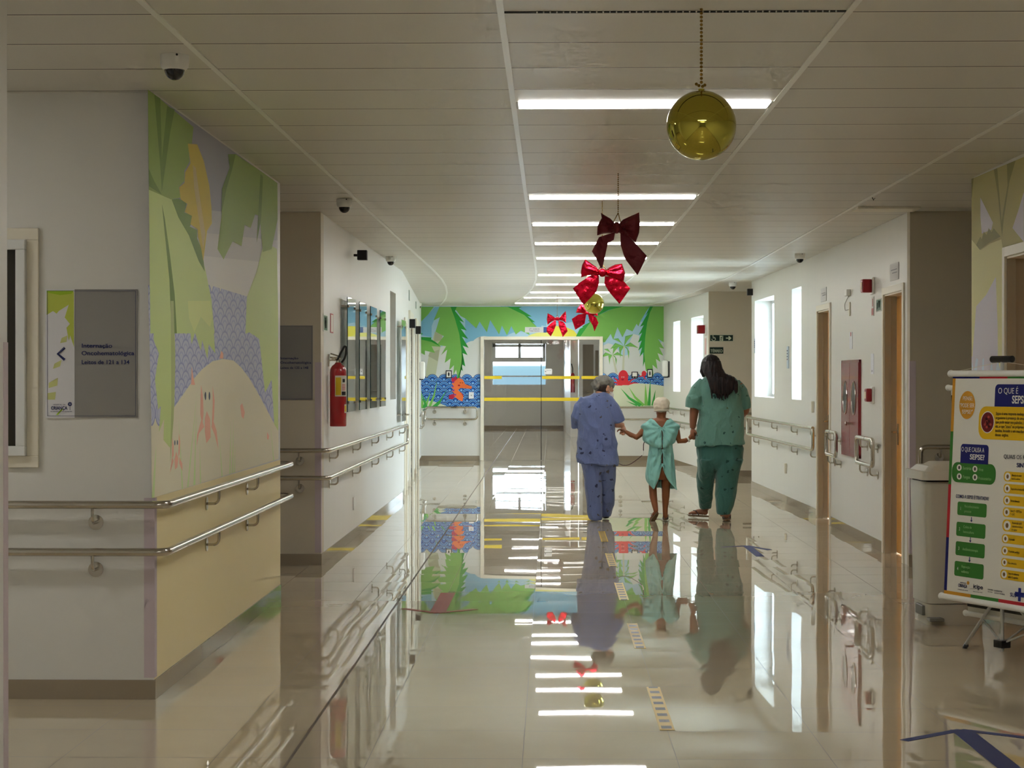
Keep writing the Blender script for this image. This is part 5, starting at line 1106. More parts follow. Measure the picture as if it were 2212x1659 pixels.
for (u0, u1, za, zb2), s in zip(yb, (('Alteração do estado', 'mental/sonolência'), ('Taquicardia ou bradicardia',), ('Diurese diminuída',), ('Febre (T > 38,5°C) ou', 'T < 36°C'), ('Dessaturação SpO2', 'e aumento no esforço', 'de respirar'), ('Hipotensão',), ('Má perfusão periférica',), ('Pulsos diminuídos',), ('Tempo de enchimento', 'capilar > 2 segundos'))):
    h_ = zb2-za
    for j, q in enumerate(s): bt(q, u0+h_*1.25, (za+zb2)/2+(len(s)-1)*.0085-.005-.0175*j, .0115, M_td, .62)
btf('CRIANÇA', 2071, 2090, 1267, 7, M_navy, .03); btf('HOSPITAL DA', 2075, 2088, 1259, 2.6, M_navy); btf('DE BRASÍLIA JOSÉ ALENCAR', 2070, 2092, 1273.5, 2, M_tk)
btf('icipe', 2103, 2123.5, 1270, 9.5, M_tk, .02); btf('Instituto do Câncer Infantil', 2103, 2123, 1278, 2, M_tk); btf('SECRETARIA', 2135, 2146, 1274, 2.5, M_tk); btf('DE SAÚDE', 2135, 2145, 1279, 2.5, M_tk); btf('GOVERNO DO', 2149, 2166, 1277, 2.8, M_tk); btf('DISTRITO FEDERAL', 2149, 2172, 1282, 2.8, M_tk)
btf('SUS', 2183, 2196, 1288, 8.5, M_navy, .02)
# the sheet leans back towards the top of the stand
def lean(root, z0, k):
    done = set()
    def rec(o):
        for ch in o.children:
            if ch.type == 'MESH' and ch.data.name not in done:
                done.add(ch.data.name)
                for v in ch.data.vertices: v.co += nBn*(v.co.z-z0)*k
            rec(ch)
    rec(root)
lean(t_, zb_, -.05)
# banner stand: pole, handle, cords, three legs, hub
pc = pBn+uB*(.43)-nBn*.10
hx = onP(2165, 776, pc, nBn); pole = Vector((hx.x, hx.y, 0)); hz_ = hx.z; hubz = .09
bm = B(); tube(bm, [pole+UP*.05, pole+UP*(hz_-.01)], .0105, 14); autosmooth(obj('pole', bm, M_alu, t_))
bm = B(); tube(bm, [pole+UP*hz_-uB*.085, pole+UP*hz_-uB*.082, pole+UP*hz_+uB*.082, pole+UP*hz_+uB*.085], [.012, .018, .018, .012], 16); autosmooth(obj('black_handle', bm, M_black, t_))
for s_ in (.0, BWd):
    bm = B(); tube(bm, [pBn+uB*s_+UP*(zt_+.02)-nBn*(zt_-zb_)*.05, pole+UP*(hz_-.012)], .0014, 6); obj('cord', bm, M_trim, t_)
bm = B(); obox(bm, pole, uB, UP, nBn, -.035, .035, hubz-.02, hubz+.02, -.03, .03, .004); obj('black_hub', bm, M_black, t_)
foot0 = onZ(2084, 1400, 0)
for ft in (foot0, Vector((pole.x+.40, pole.y+.30, 0)), Vector((pole.x+.25, pole.y-.42, 0))):
    ft = Vector((ft.x, ft.y, .0)); top = pole+UP*.38
    bm = B(); tube(bm, [ft+UP*.012, top], .0095, 12); lg = autosmooth(obj('leg', bm, M_alu, t_))
    bm = B(); tube(bm, [ft+UP*.001, ft+(top-ft)*.05], .0125, 12); obj('rubber_foot', bm, M_black, lg)
    bm = B(); md = ft+(top-ft)*.5; tube(bm, [md, pole+UP*hubz], .005, 8); obj('brace', bm, M_alu, lg)
# second banner, back to back, leaning the other way
t2 = thing('pull_up_banner', 'second banner hanging behind the sepsis banner, only its edges showing', 'banner', (2.5, 10.4, 0))
pb2 = Vector((2.267, 10.74, 0))
bm = B(); obox(bm, pb2, uB, UP, nBn, .02, .80, .21, 1.42, -.001, .001); obj('printed_sheet', bm, M_ban, t2)
bm = B(); obox(bm, pb2, uB, UP, nBn, .02, .06, .9, 1.39, .0012, .002); obj('black_border', bm, M_black, t2)
bm = B(); obox(bm, pb2, uB, UP, nBn, .02, .80, .24, .29, .0012, .002); obj('black_border', bm, M_black, t2)
for z in (1.43, .20):
    bm = B(); a_ = pb2+UP*z; tube(bm, [a_, a_+uB*.84], .015, 14); ell(bm, a_, (.018, .018, .018)); autosmooth(obj('roller_bar', bm, M_white, t2), 50)
lean(t2, .2, .095)
# pedal bin
t_ = thing('pedal_bin', 'tall white plastic pedal bin standing behind the sepsis banner', 'waste bin', (2.35, 12.0, 0))
M_bin = mat('white_bin_plastic', C(196, 192, 176), .28, spec=.5)
bo = onZ(2000, 1352, 0); ub_ = Vector((math.cos(math.radians(4)), math.sin(math.radians(4)), 0)); vb_ = Vector((-ub_.y, ub_.x, 0))
def frus(bm, z0, z1, g0, g1, W=.38, Dp=.40, bev=.02):
    """body tapering: g0, g1 inset at bottom and top"""
    ls = []
    for z, g_ in ((z0, g0), (z1, g1)):
        ps = [(g_, g_), (W-g_, g_), (W-g_, Dp-g_), (g_, Dp-g_)]; r = .035; out = []
        for i, (a, c_) in enumerate(ps):
            cx = a+(r if i in (0, 3) else -r); cy = c_+(r if i in (0, 1) else -r); a0 = (180, 270, 0, 90)[i]
            out += [(cx+r*math.cos(math.radians(a0+q*22.5)), cy+r*math.sin(math.radians(a0+q*22.5))) for q in range(5)]
        ls.append([bm.verts.new(bo+ub_*a+vb_*c_+UP*z) for a, c_ in out])
    skin_loops(bm, ls)
bm = B(); frus(bm, .13, .86, .014, .0); autosmooth(obj('body', bm, M_bin, t_), 40)
bm = B(); frus(bm, .0, .126, .024, .02); autosmooth(obj('base', bm, M_bin, t_), 40)
bm = B(); frus(bm, .872, .925, -.025, -.025); frus(bm, .925, .955, .0, .03); frus(bm, .955, .975, .06, .09); autosmooth(obj('lid', bm, mat('bin_lid', C(214, 210, 196), .35), t_), 40)
bm = B(); frus(bm, .855, .872, .01, .01); obj('dark_gap', bm, M_dark, t_)
bm = B(); obox(bm, bo, ub_, vb_, UP, .01, .10, -.05, .03, .03, .05, .006); obox(bm, bo, ub_, vb_, UP, .003, .03, .10, .26, .05, .11, .004); obj('pedal', bm, mat('grey_pedal', C(120, 118, 110), .4), t_)
bm = B(); obox(bm, bo, ub_, vb_, UP, .15, .25, .46, .5, .6, .85, .004); obj('rear_hinge', bm, M_end, t_)
# ================================================================ FLOOR MARKINGS
M_blue = mat('blue_floor_tape', C(34, 46, 104), .5); M_redt = mat('red_floor_tape', C(150, 62, 44), .5)
def tape(bm, pts, w_, z=.0012):
    pts = [Vector((p[0], p[1], 0)) for p in pts]
    for a, c_ in zip(pts, pts[1:]):
        d = (c_-a).normalized(); s_ = Vector((-d.y, d.x, 0)); poly_prism(bm, [a+s_*w_/2+UP*.0003, c_+s_*w_/2+UP*.0003, c_-s_*w_/2+UP*.0003, a-s_*w_/2+UP*.0003], UP*z)
def fz(px, py): v = onZ(px, py, 0); return (v.x, v.y)
def arrow(label, h0, tip, h1, tail, w1, w2, mt_, cat='floor marking'):
    t_ = thing('floor_arrow', label, cat, (*fz(*tip), 0), 'tape arrows on the floor')
    bm = B(); tape(bm, [fz(*h0), fz(*tip)], w1); tape(bm, [fz(*tip), fz(*h1)], w1, .0014); obj('arrow_head', bm, mt_, t_)
    bm = B(); tape(bm, [fz(*tip), fz(*tail)], w2, .0017); obj('arrow_shaft', bm, mt_, t_)
arrow('dark blue tape arrow on the floor at the lower right', (1953, 1600), (2076, 1577), (2300, 1604), (2200, 1675), .045, .09, M_blue)
arrow('small blue tape arrow on the floor below the woman in green', (1560, 1182), (1613, 1179), (1662, 1188), (1642, 1202), .05, .07, M_blue)
arrow('rust red tape arrow on the floor at left of the reflections', (872, 1315), (945, 1324), (1028, 1316), (968, 1281), .05, .10, M_redt)
M_haz = mat('yellow_black_tape', C(200, 170, 40), .4); 
N, L, b = surf_normal_nodes(M_haz); g = N.new('ShaderNodeNewGeometry'); sx = N.new('ShaderNodeSeparateXYZ'); L.new(g.outputs['Position'], sx.inputs[0])
fq = node_math(N, L, 'FRACT', node_math(N, L, 'DIVIDE', node_math(N, L, 'ADD', sx.outputs['Y'], 50), .155)); q1 = node_math(N, L, 'LESS_THAN', fq, .45)
xo = node_math(N, L, 'LESS_THAN', node_math(N, L, 'ABSOLUTE', node_math(N, L, 'SUBTRACT', sx.outputs['X'], .49)), .022); qq = node_math(N, L, 'MULTIPLY', q1, xo)
mx = N.new('ShaderNodeMix'); mx.data_type = 'RGBA'; L.new(qq, mx.inputs[0]); mx.inputs[6].default_value = (*C(198, 164, 44), 1); mx.inputs[7].default_value = (*C(34, 30, 24), 1); L.new(mx.outputs[2], b.inputs['Base Color'])
for k, (ya, yb_) in enumerate(((8.25, 9.4), (10.75, 11.85), (13.1, 14.2), (15.45, 16.6), (17.8, 19.0))):
    bm = B(); box(bm, .458, ya, .0003, .522, yb_, .0016)
    tag(obj('hazard_tape', bm, M_haz), 'yellow and black tape strip on the floor, %s from the viewer' % DPL[k], 'floor marking', 'yellow and black floor tape strips')
# ================================================================ PEOPLE
DP = 20.4
def pp(px, py, dy=0.0, D=DP):
    v = onY(px, py, D); return Vector((v.x, D+dy, v.z))
PX = DP/4230
def ring_loft(bm, rows, ex=2.3, seg=28, D=DP):
    """rows: (py, x_left, x_right, half depth, centre depth offset)"""
    ls = []
    for r in rows:
        py, xl, xr_, dp = r[:4]; yc = r[4] if len(r) > 4 else 0
        c_ = pp((xl+xr_)/2, py, yc, D); rx_ = (xr_-xl)/2*D/4230; l = []
        tilt = r[5] if len(r) > 5 else 0
        for k in range(seg):
            a = 2*PI*k/seg; ca, sa = math.cos(a), math.sin(a)
            x_ = math.copysign(abs(ca)**(2/ex), ca)*rx_; y_ = math.copysign(abs(sa)**(2/ex), sa)*dp
            l.append(bm.verts.new((c_.x+x_, c_.y+y_, c_.z-tilt*ca)))
        ls.append(l)
    skin_loops(bm, ls)
def voxel(name, bm, size, mt_, parent, smooth=4, wr=None, cut=None):
    """fuse overlapping volumes into one continuous skin, then fold it"""
    me = bpy.data.meshes.new('t'); bm.to_mesh(me); bm.free()
    o = bpy.data.objects.new('t', me); COL.objects.link(o)
    m = o.modifiers.new('r', 'REMESH'); m.mode = 'VOXEL'; m.voxel_size = size
    s = o.modifiers.new('s', 'SMOOTH'); s.factor = .5; s.iterations = smooth
    bpy.context.view_layer.update()
    me2 = bpy.data.meshes.new_from_object(o.evaluated_get(bpy.context.evaluated_depsgraph_get()))
    bpy.data.objects.remove(o); bpy.data.meshes.remove(me)
    if wr:
        nr = [v.normal.copy() for v in me2.vertices]
        for v, n_ in zip(me2.vertices, nr): v.co += n_*wr(v.co)
    me2.name = name; me2.materials.clear(); me2.materials.append(mt_)
    return link_mesh(name, me2, parent, True)
def folds(amp, sx_=9, sz_=3, seed=0, diag=0.0):
    def f(c):
        q = Vector(((c.x+diag*c.z)*sx_+seed, c.y*sx_*.6, (c.z-diag*c.x)*sz_))
        n1 = noise.noise(q); n2 = noise.noise(q*2.3+Vector((7, 1, 3)))
        return amp*((1-abs(n1)*2.2)*.8+n2*.5-.4)
    return f
def hand(bm, w_, d, nrm, s=1.0, curl=.9, thumb=1):
    d = d.normalized(); nrm = (nrm-d*nrm.dot(d)).normalized(); sd = d.cross(nrm)
    M = Matrix((sd, d, nrm)).transposed()
    ell(bm, w_+d*.045*s, (.039*s, .054*s, .017*s), M, 16, 10)
    for i, (o_, ln) in enumerate(((-.028, .066), (-.010, .076), (.009, .071), (.027, .056))):
        p = w_+d*.082*s+sd*o_*s; dd = d.copy(); pts = [p-d*.02*s, p]; a = 0
        for k, sg in enumerate((.42, .32, .26)):
            a += curl*(.55, .9, .7)[k]; q = (d*math.cos(a)-nrm*math.sin(a)); p = p+q*ln*sg*s; pts.append(p)
        tube(bm, pts, [.0095*s, .0095*s, .0088*s, .0082*s, .0065*s], 10)
    p = w_+d*.02*s+sd*(-.032*s*thumb); q = (d*.55-sd*.75*thumb-nrm*.35).normalized(); r_ = (d*.9-sd*.15*thumb-nrm*.5).normalized()
    tube(bm, [p-q*.01*s, p+q*.032*s, p+q*.032*s+r_*.028*s, p+q*.032*s+r_*.028*s+(r_-nrm*.4).normalized()*.02*s], [.012*s, .0115*s, .0100*s, .0075*s], 10)
def head(bm, c_, R, s=1.0):
    def P(v): return c_+R @ (Vector(v)*s)
    ell(bm, P((0, -.008, .022)), (.074*s, .094*s, .096*s), R, 28, 20)
    ell(bm, P((0, .022, -.040)), (.060*s, .070*s, .074*s), R, 24, 16)
    ell(bm, P((0, .060, -.088)), (.028*s, .026*s, .022*s), R)
    tube(bm, [P((0, .078, .018)), P((0, .094, -.008)), P((0, .106, -.026)), P((0, .088, -.034))], [.007*s, .009*s, .013*s, .010*s], 10)
    for k in (-1, 1):
        ell(bm, P((k*.030, .078, .004)), (.015*s, .010*s, .009*s), R); ell(bm, P((k*.032, .082, .022)), (.019*s, .008*s, .006*s), R); ell(bm, P((k*.038, .066, -.032)), (.020*s, .018*s, .018*s), R)
        ell(bm, P((k*.076, -.004, -.010)), (.009*s, .020*s, .032*s), R); ell(bm, P((k*.083, -.012, .004)), (.006*s, .014*s, .018*s), R)
    ell(bm, P((0, .088, -.058)), (.022*s, .009*s, .006*s), R); ell(bm, P((0, .086, -.067)), (.018*s, .009*s, .006*s), R)
def foot(bm, heel, d, s=1.0, pitch=0):
    d = Vector((d[0], d[1], 0)).normalized(); sd = Vector((d.y, -d.x, 0))
    R = Matrix((sd, d, UP)).transposed() @ Matrix.Rotation(pitch, 3, 'X')
    def P(v): return heel+R @ (Vector(v)*s)
    ell(bm, P((0, .035, .035)), (.030*s, .038*s, .034*s), R); ell(bm, P((0, .10, .034)), (.034*s, .075*s, .030*s), R); ell(bm, P((0, .17, .022)), (.042*s, .055*s, .020*s), R)
    for k in range(5): ell(bm, P((-.030+k*.015, .222-abs(k-1)*.008, .014)), (.0085*s, .020*s, .011*s), R)
    return P, R
def sandal(name, parent, P, R, s, mt_, strap):
    bm = B(); out = [(.034*math.cos(a)*(1.15 if math.sin(a) > 0 else .95), .118+.135*math.sin(a)) for a in [2*PI*k/28 for k in range(28)]]
    lo = [bm.verts.new(P((x, y, -.002))) for x, y in out]; hi = [bm.verts.new(P((x, y, -.018))) for x, y in out]
    skin_loops(bm, [lo, hi]); sn = autosmooth(obj(name, bm, mt_, parent), 40)
    bm = B(); tube(bm, [P((.036, .09, 0)), P((.030, .13, .045)), P((0, .185, .045)), P((0, .195, .0))], .0055*s, 8); tube(bm, [P((-.036, .09, 0)), P((-.030, .13, .045)), P((0, .185, .045))], .0055*s, 8); obj('strap', bm, strap, sn)
    return sn
def cloth_bump(m, dist=.03):
    N, L, b = surf_normal_nodes(m); tc = N.new('ShaderNodeTexCoord'); mp = N.new('ShaderNodeMapping'); mp.inputs['Scale'].default_value = (1.6, 1.6, .8); mp.inputs['Rotation'].default_value = (0, .5, 0)
    nz = N.new('ShaderNodeTexNoise'); nz.inputs['Scale'].default_value = 9; nz.inputs['Detail'].default_value = 3; nz.inputs['Distortion'].default_value = .8
    bp = N.new('ShaderNodeBump'); bp.inputs['Strength'].default_value = .7; bp.inputs['Distance'].default_value = dist
    L.new(tc.outputs['Object'], mp.inputs[0]); L.new(mp.outputs[0], nz.inputs['Vector']); L.new(nz.outputs[0], bp.inputs['Height']); L.new(bp.outputs[0], b.inputs['Normal'])
def printed(name, base, dots, scale=9, thr=.17, rough=.8, dots2=None):
    m = mat(name, base, rough, spec=.2, sheen=.2); N, L, b = surf_normal_nodes(m)
    tc = N.new('ShaderNodeTexCoord'); nz = N.new('ShaderNodeTexNoise'); nz.inputs['Scale'].default_value = 40; L.new(tc.outputs['Object'], nz.inputs['Vector'])
    mp = N.new('ShaderNodeVectorMath'); mp.operation = 'MULTIPLY'; mp.inputs[1].default_value = (1, .0, 1); L.new(tc.outputs['Object'], mp.inputs[0])
    ad = N.new('ShaderNodeMix'); ad.data_type = 'VECTOR'; ad.inputs[0].default_value = .05; L.new(mp.outputs[0], ad.inputs[4]); L.new(nz.outputs['Color'], ad.inputs[5])
    v = N.new('ShaderNodeTexVoronoi'); v.inputs['Scale'].default_value = scale; v.inputs['Randomness'].default_value = .75; L.new(ad.outputs[1], v.inputs['Vector'])
    f = node_math(N, L, 'LESS_THAN', v.outputs['Distance'], thr); cloth_bump(m)
    wr_ = N.new('ShaderNodeSeparateColor'); L.new(v.outputs['Color'], wr_.inputs[0])
    cm_ = N.new('ShaderNodeMix'); cm_.data_type = 'RGBA'; L.new(node_math(N, L, 'GREATER_THAN', wr_.outputs[0], .62), cm_.inputs[0]); cm_.inputs[6].default_value = (*dots, 1); cm_.inputs[7].default_value = (*(dots2 or dots), 1)
    mx = N.new('ShaderNodeMix'); mx.data_type = 'RGBA'; L.new(node_math(N, L, 'MULTIPLY', f, .85), mx.inputs[0]); mx.inputs[6].default_value = (*base, 1); L.new(cm_.outputs[2], mx.inputs[7]); L.new(mx.outputs[2], b.inputs['Base Color'])
    return m
M_blueS = printed('blue_printed_cotton', C(106, 120, 164), C(34, 36, 62), 12.5, .18, dots2=C(84, 80, 70))
M_tealS = printed('teal_printed_cotton', C(98, 142, 130), C(26, 66, 62), 11.5, .16, dots2=C(84, 100, 60))
M_tealP = printed('dark_teal_printed_cotton', C(62, 108, 100), C(20, 58, 52), 10, .14)
M_gown = mat('aqua_gown_cotton', C(140, 200, 192), .8, spec=.2, sheen=.2)
cloth_bump(M_gown, .02)
M_sole = mat('tan_sandal', C(112, 88, 58), .6); M_strap = mat('dark_strap', C(58, 36, 34), .5)
# ---------------------------------------------------------------- nurse in blue
t_ = thing('person', 'person in printed blue scrubs and grey hair cap, hand in hand with the child', 'person', pp(1290, 1125, 0)*1)
t_.location.z = 0
hc = pp(1306.5, 838.5, .02); RN = Matrix.Rotation(math.radians(-62), 3, 'Z') @ Matrix.Rotation(math.radians(-30), 3, 'X')
bm = B(); head(bm, hc, RN, .98)
tube(bm, [hc+Vector((-.01, -.01, -.03)), pp(1298, 850, 0), pp(1294, 864, 0)], [.055, .052, .065], 16)
ring_loft(bm, [(856, 1276, 1310, .07), (868, 1262, 1316, .10), (900, 1256, 1320, .11), (950, 1258, 1324, .12), (985, 1256, 1328, .13), (1003, 1258, 1328, .12)])
for (hx, kx, ax, ay, dy) in ((1276, 1283, 1284, 1118, 0), (1311, 1313, 1310, 1112, .18)):
    tube(bm, [pp(hx, 990, 0), pp(kx, 1050, .02), pp(ax, ay, dy)], [.075, .055, .036], 16)
sL = [pp(1262, 869, 0), pp(1246, 903, -.03), pp(1258, 926, .2)]; tube(bm, sL, [.045, .036, .028], 14); hand(bm, sL[2], Vector((.3, 1, .1)), UP, .95, .8)
sR = [pp(1316, 870, 0), pp(1332, 903, -.01), pp(1334, 918, .0), pp(1347, 919, .04)]; tube(bm, sR, [.045, .040, .038, .026], 14); hand(bm, sR[3]+Vector((-.006, 0, 0)), Vector((.35, .25, -1)), Vector((1, -.5, .2)), .95, 1.25, -1)
fA = foot(bm, Vector((pp(1282, 1120).x, DP-.03, .03)), (.05, 1), .92); fB = foot(bm, Vector((pp(1309, 1120).x, DP+.16, .03)), (.05, 1), .92)
voxel('body', bm, .0055, M_skin_light, t_, 3)
sandal('sandal', t_, *fA, .92, M_dark, M_strap); sandal('sandal', t_, *fB, .92, M_dark, M_strap)
bm = B(); ring_loft(bm, [(848, 1285, 1307, .055, 0, -.01), (852, 1272, 1315, .085, 0, -.01), (859, 1258, 1321, .115), (870, 1250, 1324, .135), (885, 1249, 1322, .145), (905, 1248, 1327, .145), (930, 1248, 1331, .15), (960, 1247, 1334, .155), (985, 1245, 1335.5, .16, 0, .0), (1001, 1244, 1335, .165, 0, .012), (1003, 1245, 1334, .16, 0, .012)], 2.4)
tube(bm, [pp(1266, 867, 0), pp(1249, 885, -.01), pp(1244, 902, -.02), pp(1243, 924, .03)], [.075, .062, .052, .036], 18)
tube(bm, [pp(1310, 866, 0), pp(1323, 880, -.02), pp(1333, 898, -.02), pp(1337.5, 911, -.01)], [.075, .072, .066, .066], 18)
voxel('scrub_top', bm, .0065, M_blueS, t_, 5, folds(.014, 7, 4, 1, .6))
bm = B()
ring_loft(bm, [(988, 1258, 1324, .12), (998, 1254, 1330, .14), (1008, 1260, 1328, .135), (1016, 1275, 1320, .11), (1024, 1288, 1310, .07)], 2.3)
ring_loft(bm, [(1000, 1256, 1302, .14), (1012, 1258, 1299.5, .13), (1040, 1261, 1299.5, .115), (1077, 1265, 1299.5, .10), (1100, 1268, 1299.5, .095), (1118, 1271, 1300, .095), (1123, 1274, 1299, .09)], 2.5)
ring_loft(bm, [(1000, 1294, 1330.5, .14, .01), (1012, 1297, 1330, .13, .02), (1040, 1298.5, 1330, .115, .04), (1077, 1300.5, 1328.5, .10, .09), (1100, 1301, 1325, .095, .14), (1114, 1301, 1322, .09, .17), (1119, 1303, 1320, .085, .17)], 2.5)
voxel('scrub_trousers', bm, .0065, M_blueS, t_, 8, folds(.015, 7, 3.2, 4, .25))
def PN(v): return hc+RN @ (Vector(v)*.98)
bm = B()
ell(bm, PN((0, -.020, .052)), (.086, .104, .078), RN @ Matrix.Rotation(math.radians(10), 3, 'X')); ell(bm, PN((0, -.075, .020)), (.078, .075, .075), RN); ell(bm, PN((0, -.105, -.015)), (.062, .058, .060), RN)
voxel('hair_cap', bm, .005, mat('grey_mesh_cap', C(132, 130, 122), .85, spec=.2), t_, 4, folds(.010, 22, 22, 3))
bm = B(); ell(bm, PN((0, -.03, -.006)), (.080, .086, .070), RN)
voxel('hair', bm, .005, mat('dark_brown_hair', C(44, 32, 28), .5), t_, 2)
bm = B(); ell(bm, PN((0, .074, -.042)), (.061, .060, .054), RN)
mk = voxel('face_mask', bm, .005, mat('white_face_mask', C(226, 226, 222), .8), t_, 2, folds(.004, 30, 30, 5))
bm = B(); tube(bm, [PN((.054, .062, -.03)), PN((.074, .02, -.012)), PN((.086, -.012, .01))], .002, 6); obj('ear_loop', bm, M_white, mk)
# ---------------------------------------------------------------- child in gown
t_ = thing('person', 'small child in aqua hospital gown and cream cap walking barelegged in sandals', 'person', pp(1429, 1125)*1); t_.location.z = 0
hc = pp(1429, 882, .01); RC = Matrix.Rotation(math.radians(4), 3, 'Z') @ Matrix.Rotation(math.radians(-6), 3, 'X')
bm = B(); head(bm, hc, RC, .90)
tube(bm, [hc+Vector((0, -.01, -.03)), pp(1428.5, 897, 0), pp(1428, 906, .0), pp(1428, 916, .0)], [.052, .047, .050, .07], 18)
ring_loft(bm, [(903, 1414, 1442, .045), (909, 1402, 1454, .06), (920, 1396, 1460, .075), (950, 1405, 1452, .085), (980, 1407, 1451, .08), (1010, 1404, 1454, .095), (1025, 1405, 1453, .09), (1036, 1407, 1451, .07)], 2.3)
aL = [pp(1397, 922, 0), pp(1385, 936, -.01), pp(1375, 944.5, -.02), pp(1362, 939, .0), pp(1351, 932, .01)]; tube(bm, aL, [.038, .034, .030, .026, .019], 14)
hand(bm, aL[-1]+Vector((.004, 0, 0)), Vector((-.9, .1, .35)), Vector((.2, -.3, 1)), .72, .9, 1)
aR = [pp(1459, 922, 0), pp(1463, 940, 0), pp(1467, 953, -.01), pp(1480, 952, .0), pp(1491, 946, .01)]; tube(bm, aR, [.038, .034, .030, .026, .019], 14)
hand(bm, aR[-1]+Vector((-.004, 0, 0)), Vector((.75, .1, .65)), Vector((.2, -.8, .2)), .72, .9, -1)
tube(bm, [pp(1413, 1025, 0), pp(1410, 1053, .0), pp(1411, 1073, -.03), pp(1414, 1092, -.08), pp(1416, 1103, -.10)], [.056, .042, .040, .030, .024], 16)
tube(bm, [pp(1440, 1025, 0), pp(1438.5, 1052, .01), pp(1438, 1072, .0), pp(1437, 1098, .0), pp(1437, 1115, .0)], [.058, .044, .041, .028, .025], 16)
h1 = pp(1418.5, 1105, -.125); f1 = foot(bm, h1, (-.34, .8), .74, math.radians(-38))
f2 = foot(bm, Vector((pp(1437, 1120).x, DP-.02, .022)), (.08, 1), .76)
voxel('body', bm, .005, M_skin_dark, t_, 3)
sandal('sandal', t_, *f1, .74, M_sole, M_strap); sandal('sandal', t_, *f2, .76, M_sole, M_strap)
def PC(v): return hc+RC @ (Vector(v)*.9)
bm = B(); ell(bm, PC((0, -.010, .038)), (.088, .106, .084), RC, 28, 20); ell(bm, PC((0, -.028, .012)), (.086, .086, .062), RC, 28, 20)
ell(bm, PC((.025, -.085, .055)), (.035, .02, .03), RC)
voxel('cap', bm, .005, mat('cream_cloth_cap', C(214, 204, 184), .9, spec=.1), t_, 4, folds(.007, 16, 16, 2, .3))
bm = B(); ps = []
for k in range(25): a = 2*PI*k/24; ps.append(PC((.084*math.cos(a), -.018+.094*math.sin(a), -.028+.006*math.sin(a))))
tube(bm, ps, .007, 8, False); obj('cap_band', bm, mat('cream_cap_band', C(220, 212, 194), .9), t_)
# gown: two open panels tied down the back
def panel(sgn, rows, dep):
    bm = B(); nc = 15; g_ = []
    for (py, xi, xo, dd) in rows:
        l = []
        for k in range(nc):
            a = PI*k/(nc-1)
            xin = xi if a < PI/2 else 1429
            px = xin+(xo-xin)*math.sin(a)**.75 if True else 0
            wob = .012*math.sin(k*2.3+py*.09)*min(1, (py-900)/60)*(.4+.6*math.sin(a))
            l.append(bm.verts.new(pp(px, py-(3.2*math.sin(a) if py < 912 else 0), -dd*math.cos(a)-wob)))
        g_.append(l)
    for r0, r1 in zip(g_, g_[1:]):
        for k in range(nc-1): bm.faces.new((r0[k], r0[k+1], r1[k+1], r1[k]))
    bmesh.ops.recalc_face_normals(bm, faces=bm.faces)
    return bm
rowsL = [(907, 1413, 1405, .05), (912, 1417, 1395, .075), (918, 1422, 1386, .095), (922, 1427, 1384, .10), (930, 1427.5, 1387, .12), (942, 1428, 1387.5, .135), (950, 1428, 1388.5, .145), (955, 1428, 1392, .15), (960, 1428, 1400, .155), (967, 1428, 1412, .15)]
rowsR = [(907, 1440, 1449, .05), (912, 1437, 1458, .075), (918, 1433, 1467, .095), (922, 1430.5, 1469, .10), (930, 1430, 1466, .12), (942, 1430, 1462.5, .135), (950, 1430, 1460, .145), (956, 1430, 1457.5, .15), (961, 1430, 1450, .155), (967, 1430, 1444, .15)]
skL_ = [(950, 1428, 1403, .125), (966, 1428, 1402.5, .12), (985, 1427.5, 1399.5, .115), (1005, 1427, 1396.5, .125), (1020, 1425, 1394.5, .13), (1030, 1422.5, 1394.5, .13), (1038, 1419.5, 1396.5, .13), (1046, 1416, 1401.5, .125), (1055, 1411.5, 1410, .12)]
skR_ = [(950, 1430, 1452.5, .125), (966, 1430, 1453, .12), (985, 1430.5, 1455.5, .115), (1005, 1431, 1457.5, .125), (1020, 1433.5, 1459, .13), (1032, 1439, 1460, .13), (1042, 1446, 1460.5, .13), (1050, 1454, 1460.8, .125), (1057, 1460, 1461, .12)]
for nm, rw in (('gown_panel', rowsL), ('gown_panel', rowsR), ('gown_skirt', skL_), ('gown_skirt', skR_)):
    bm = panel(1, rw, 0); bmesh.ops.subdivide_edges(bm, edges=bm.edges[:], cuts=3, use_grid_fill=True, smooth=.6)
    kc_ = pp(1429, 924 if nm == 'gown_panel' else 972, 0)
    for v in bm.verts:
        dx, dz = v.co.x-kc_.x, v.co.z-kc_.z; an = math.atan2(dz, dx); rd = math.hypot(dx, dz)
        f_ = math.sin(an*13+2*noise.noise(v.co*6))*.011*min(1, rd/.12)*(1 if v.co.y < DP+.02 else .4)+.008*noise.noise(v.co*22)
        v.co.y -= f_
    o = obj(nm, bm, M_gown, t_, True)
    so = o.modifiers.new('t', 'SOLIDIFY'); so.thickness = .004
for (x, y, s_) in ((1428, 924, 1), (1430, 972, .9), (1429, 1002, .8)):
    bm = B(); c_ = pp(x, y, -.135); 
    for q in (-1, 1): tube(bm, [c_, c_+Vector((q*.03*s_, -.012, .018*s_)), c_+Vector((q*.036*s_, -.014, -.004)), c_], .005, 8)
    tube(bm, [c_, c_+Vector((-.016, -.012, -.05*s_)), c_+Vector((-.022, -.006, -.10*s_))], [.006, .005, .004], 8); tube(bm, [c_, c_+Vector((.014, -.012, -.045*s_)), c_+Vector((.016, -.006, -.085*s_))], [.006, .005, .004], 8); ell(bm, c_, (.010, .010, .010))
    obj('tie_bow', bm, M_gown, t_, True)
bm = B(); a_ = pp(1485, 950.2, .004); b_ = pp(1488.2, 948.6, .006); tube(bm, [a_, b_], .029, 18); obj('wristband', bm, M_white, t_)
bm = B()
a_ = pp(1368, 942, .0); b_ = pp(1370.5, 943, -.005); tube(bm, [a_, b_], .030, 16); obj('arm_dressing', bm, M_white, t_)
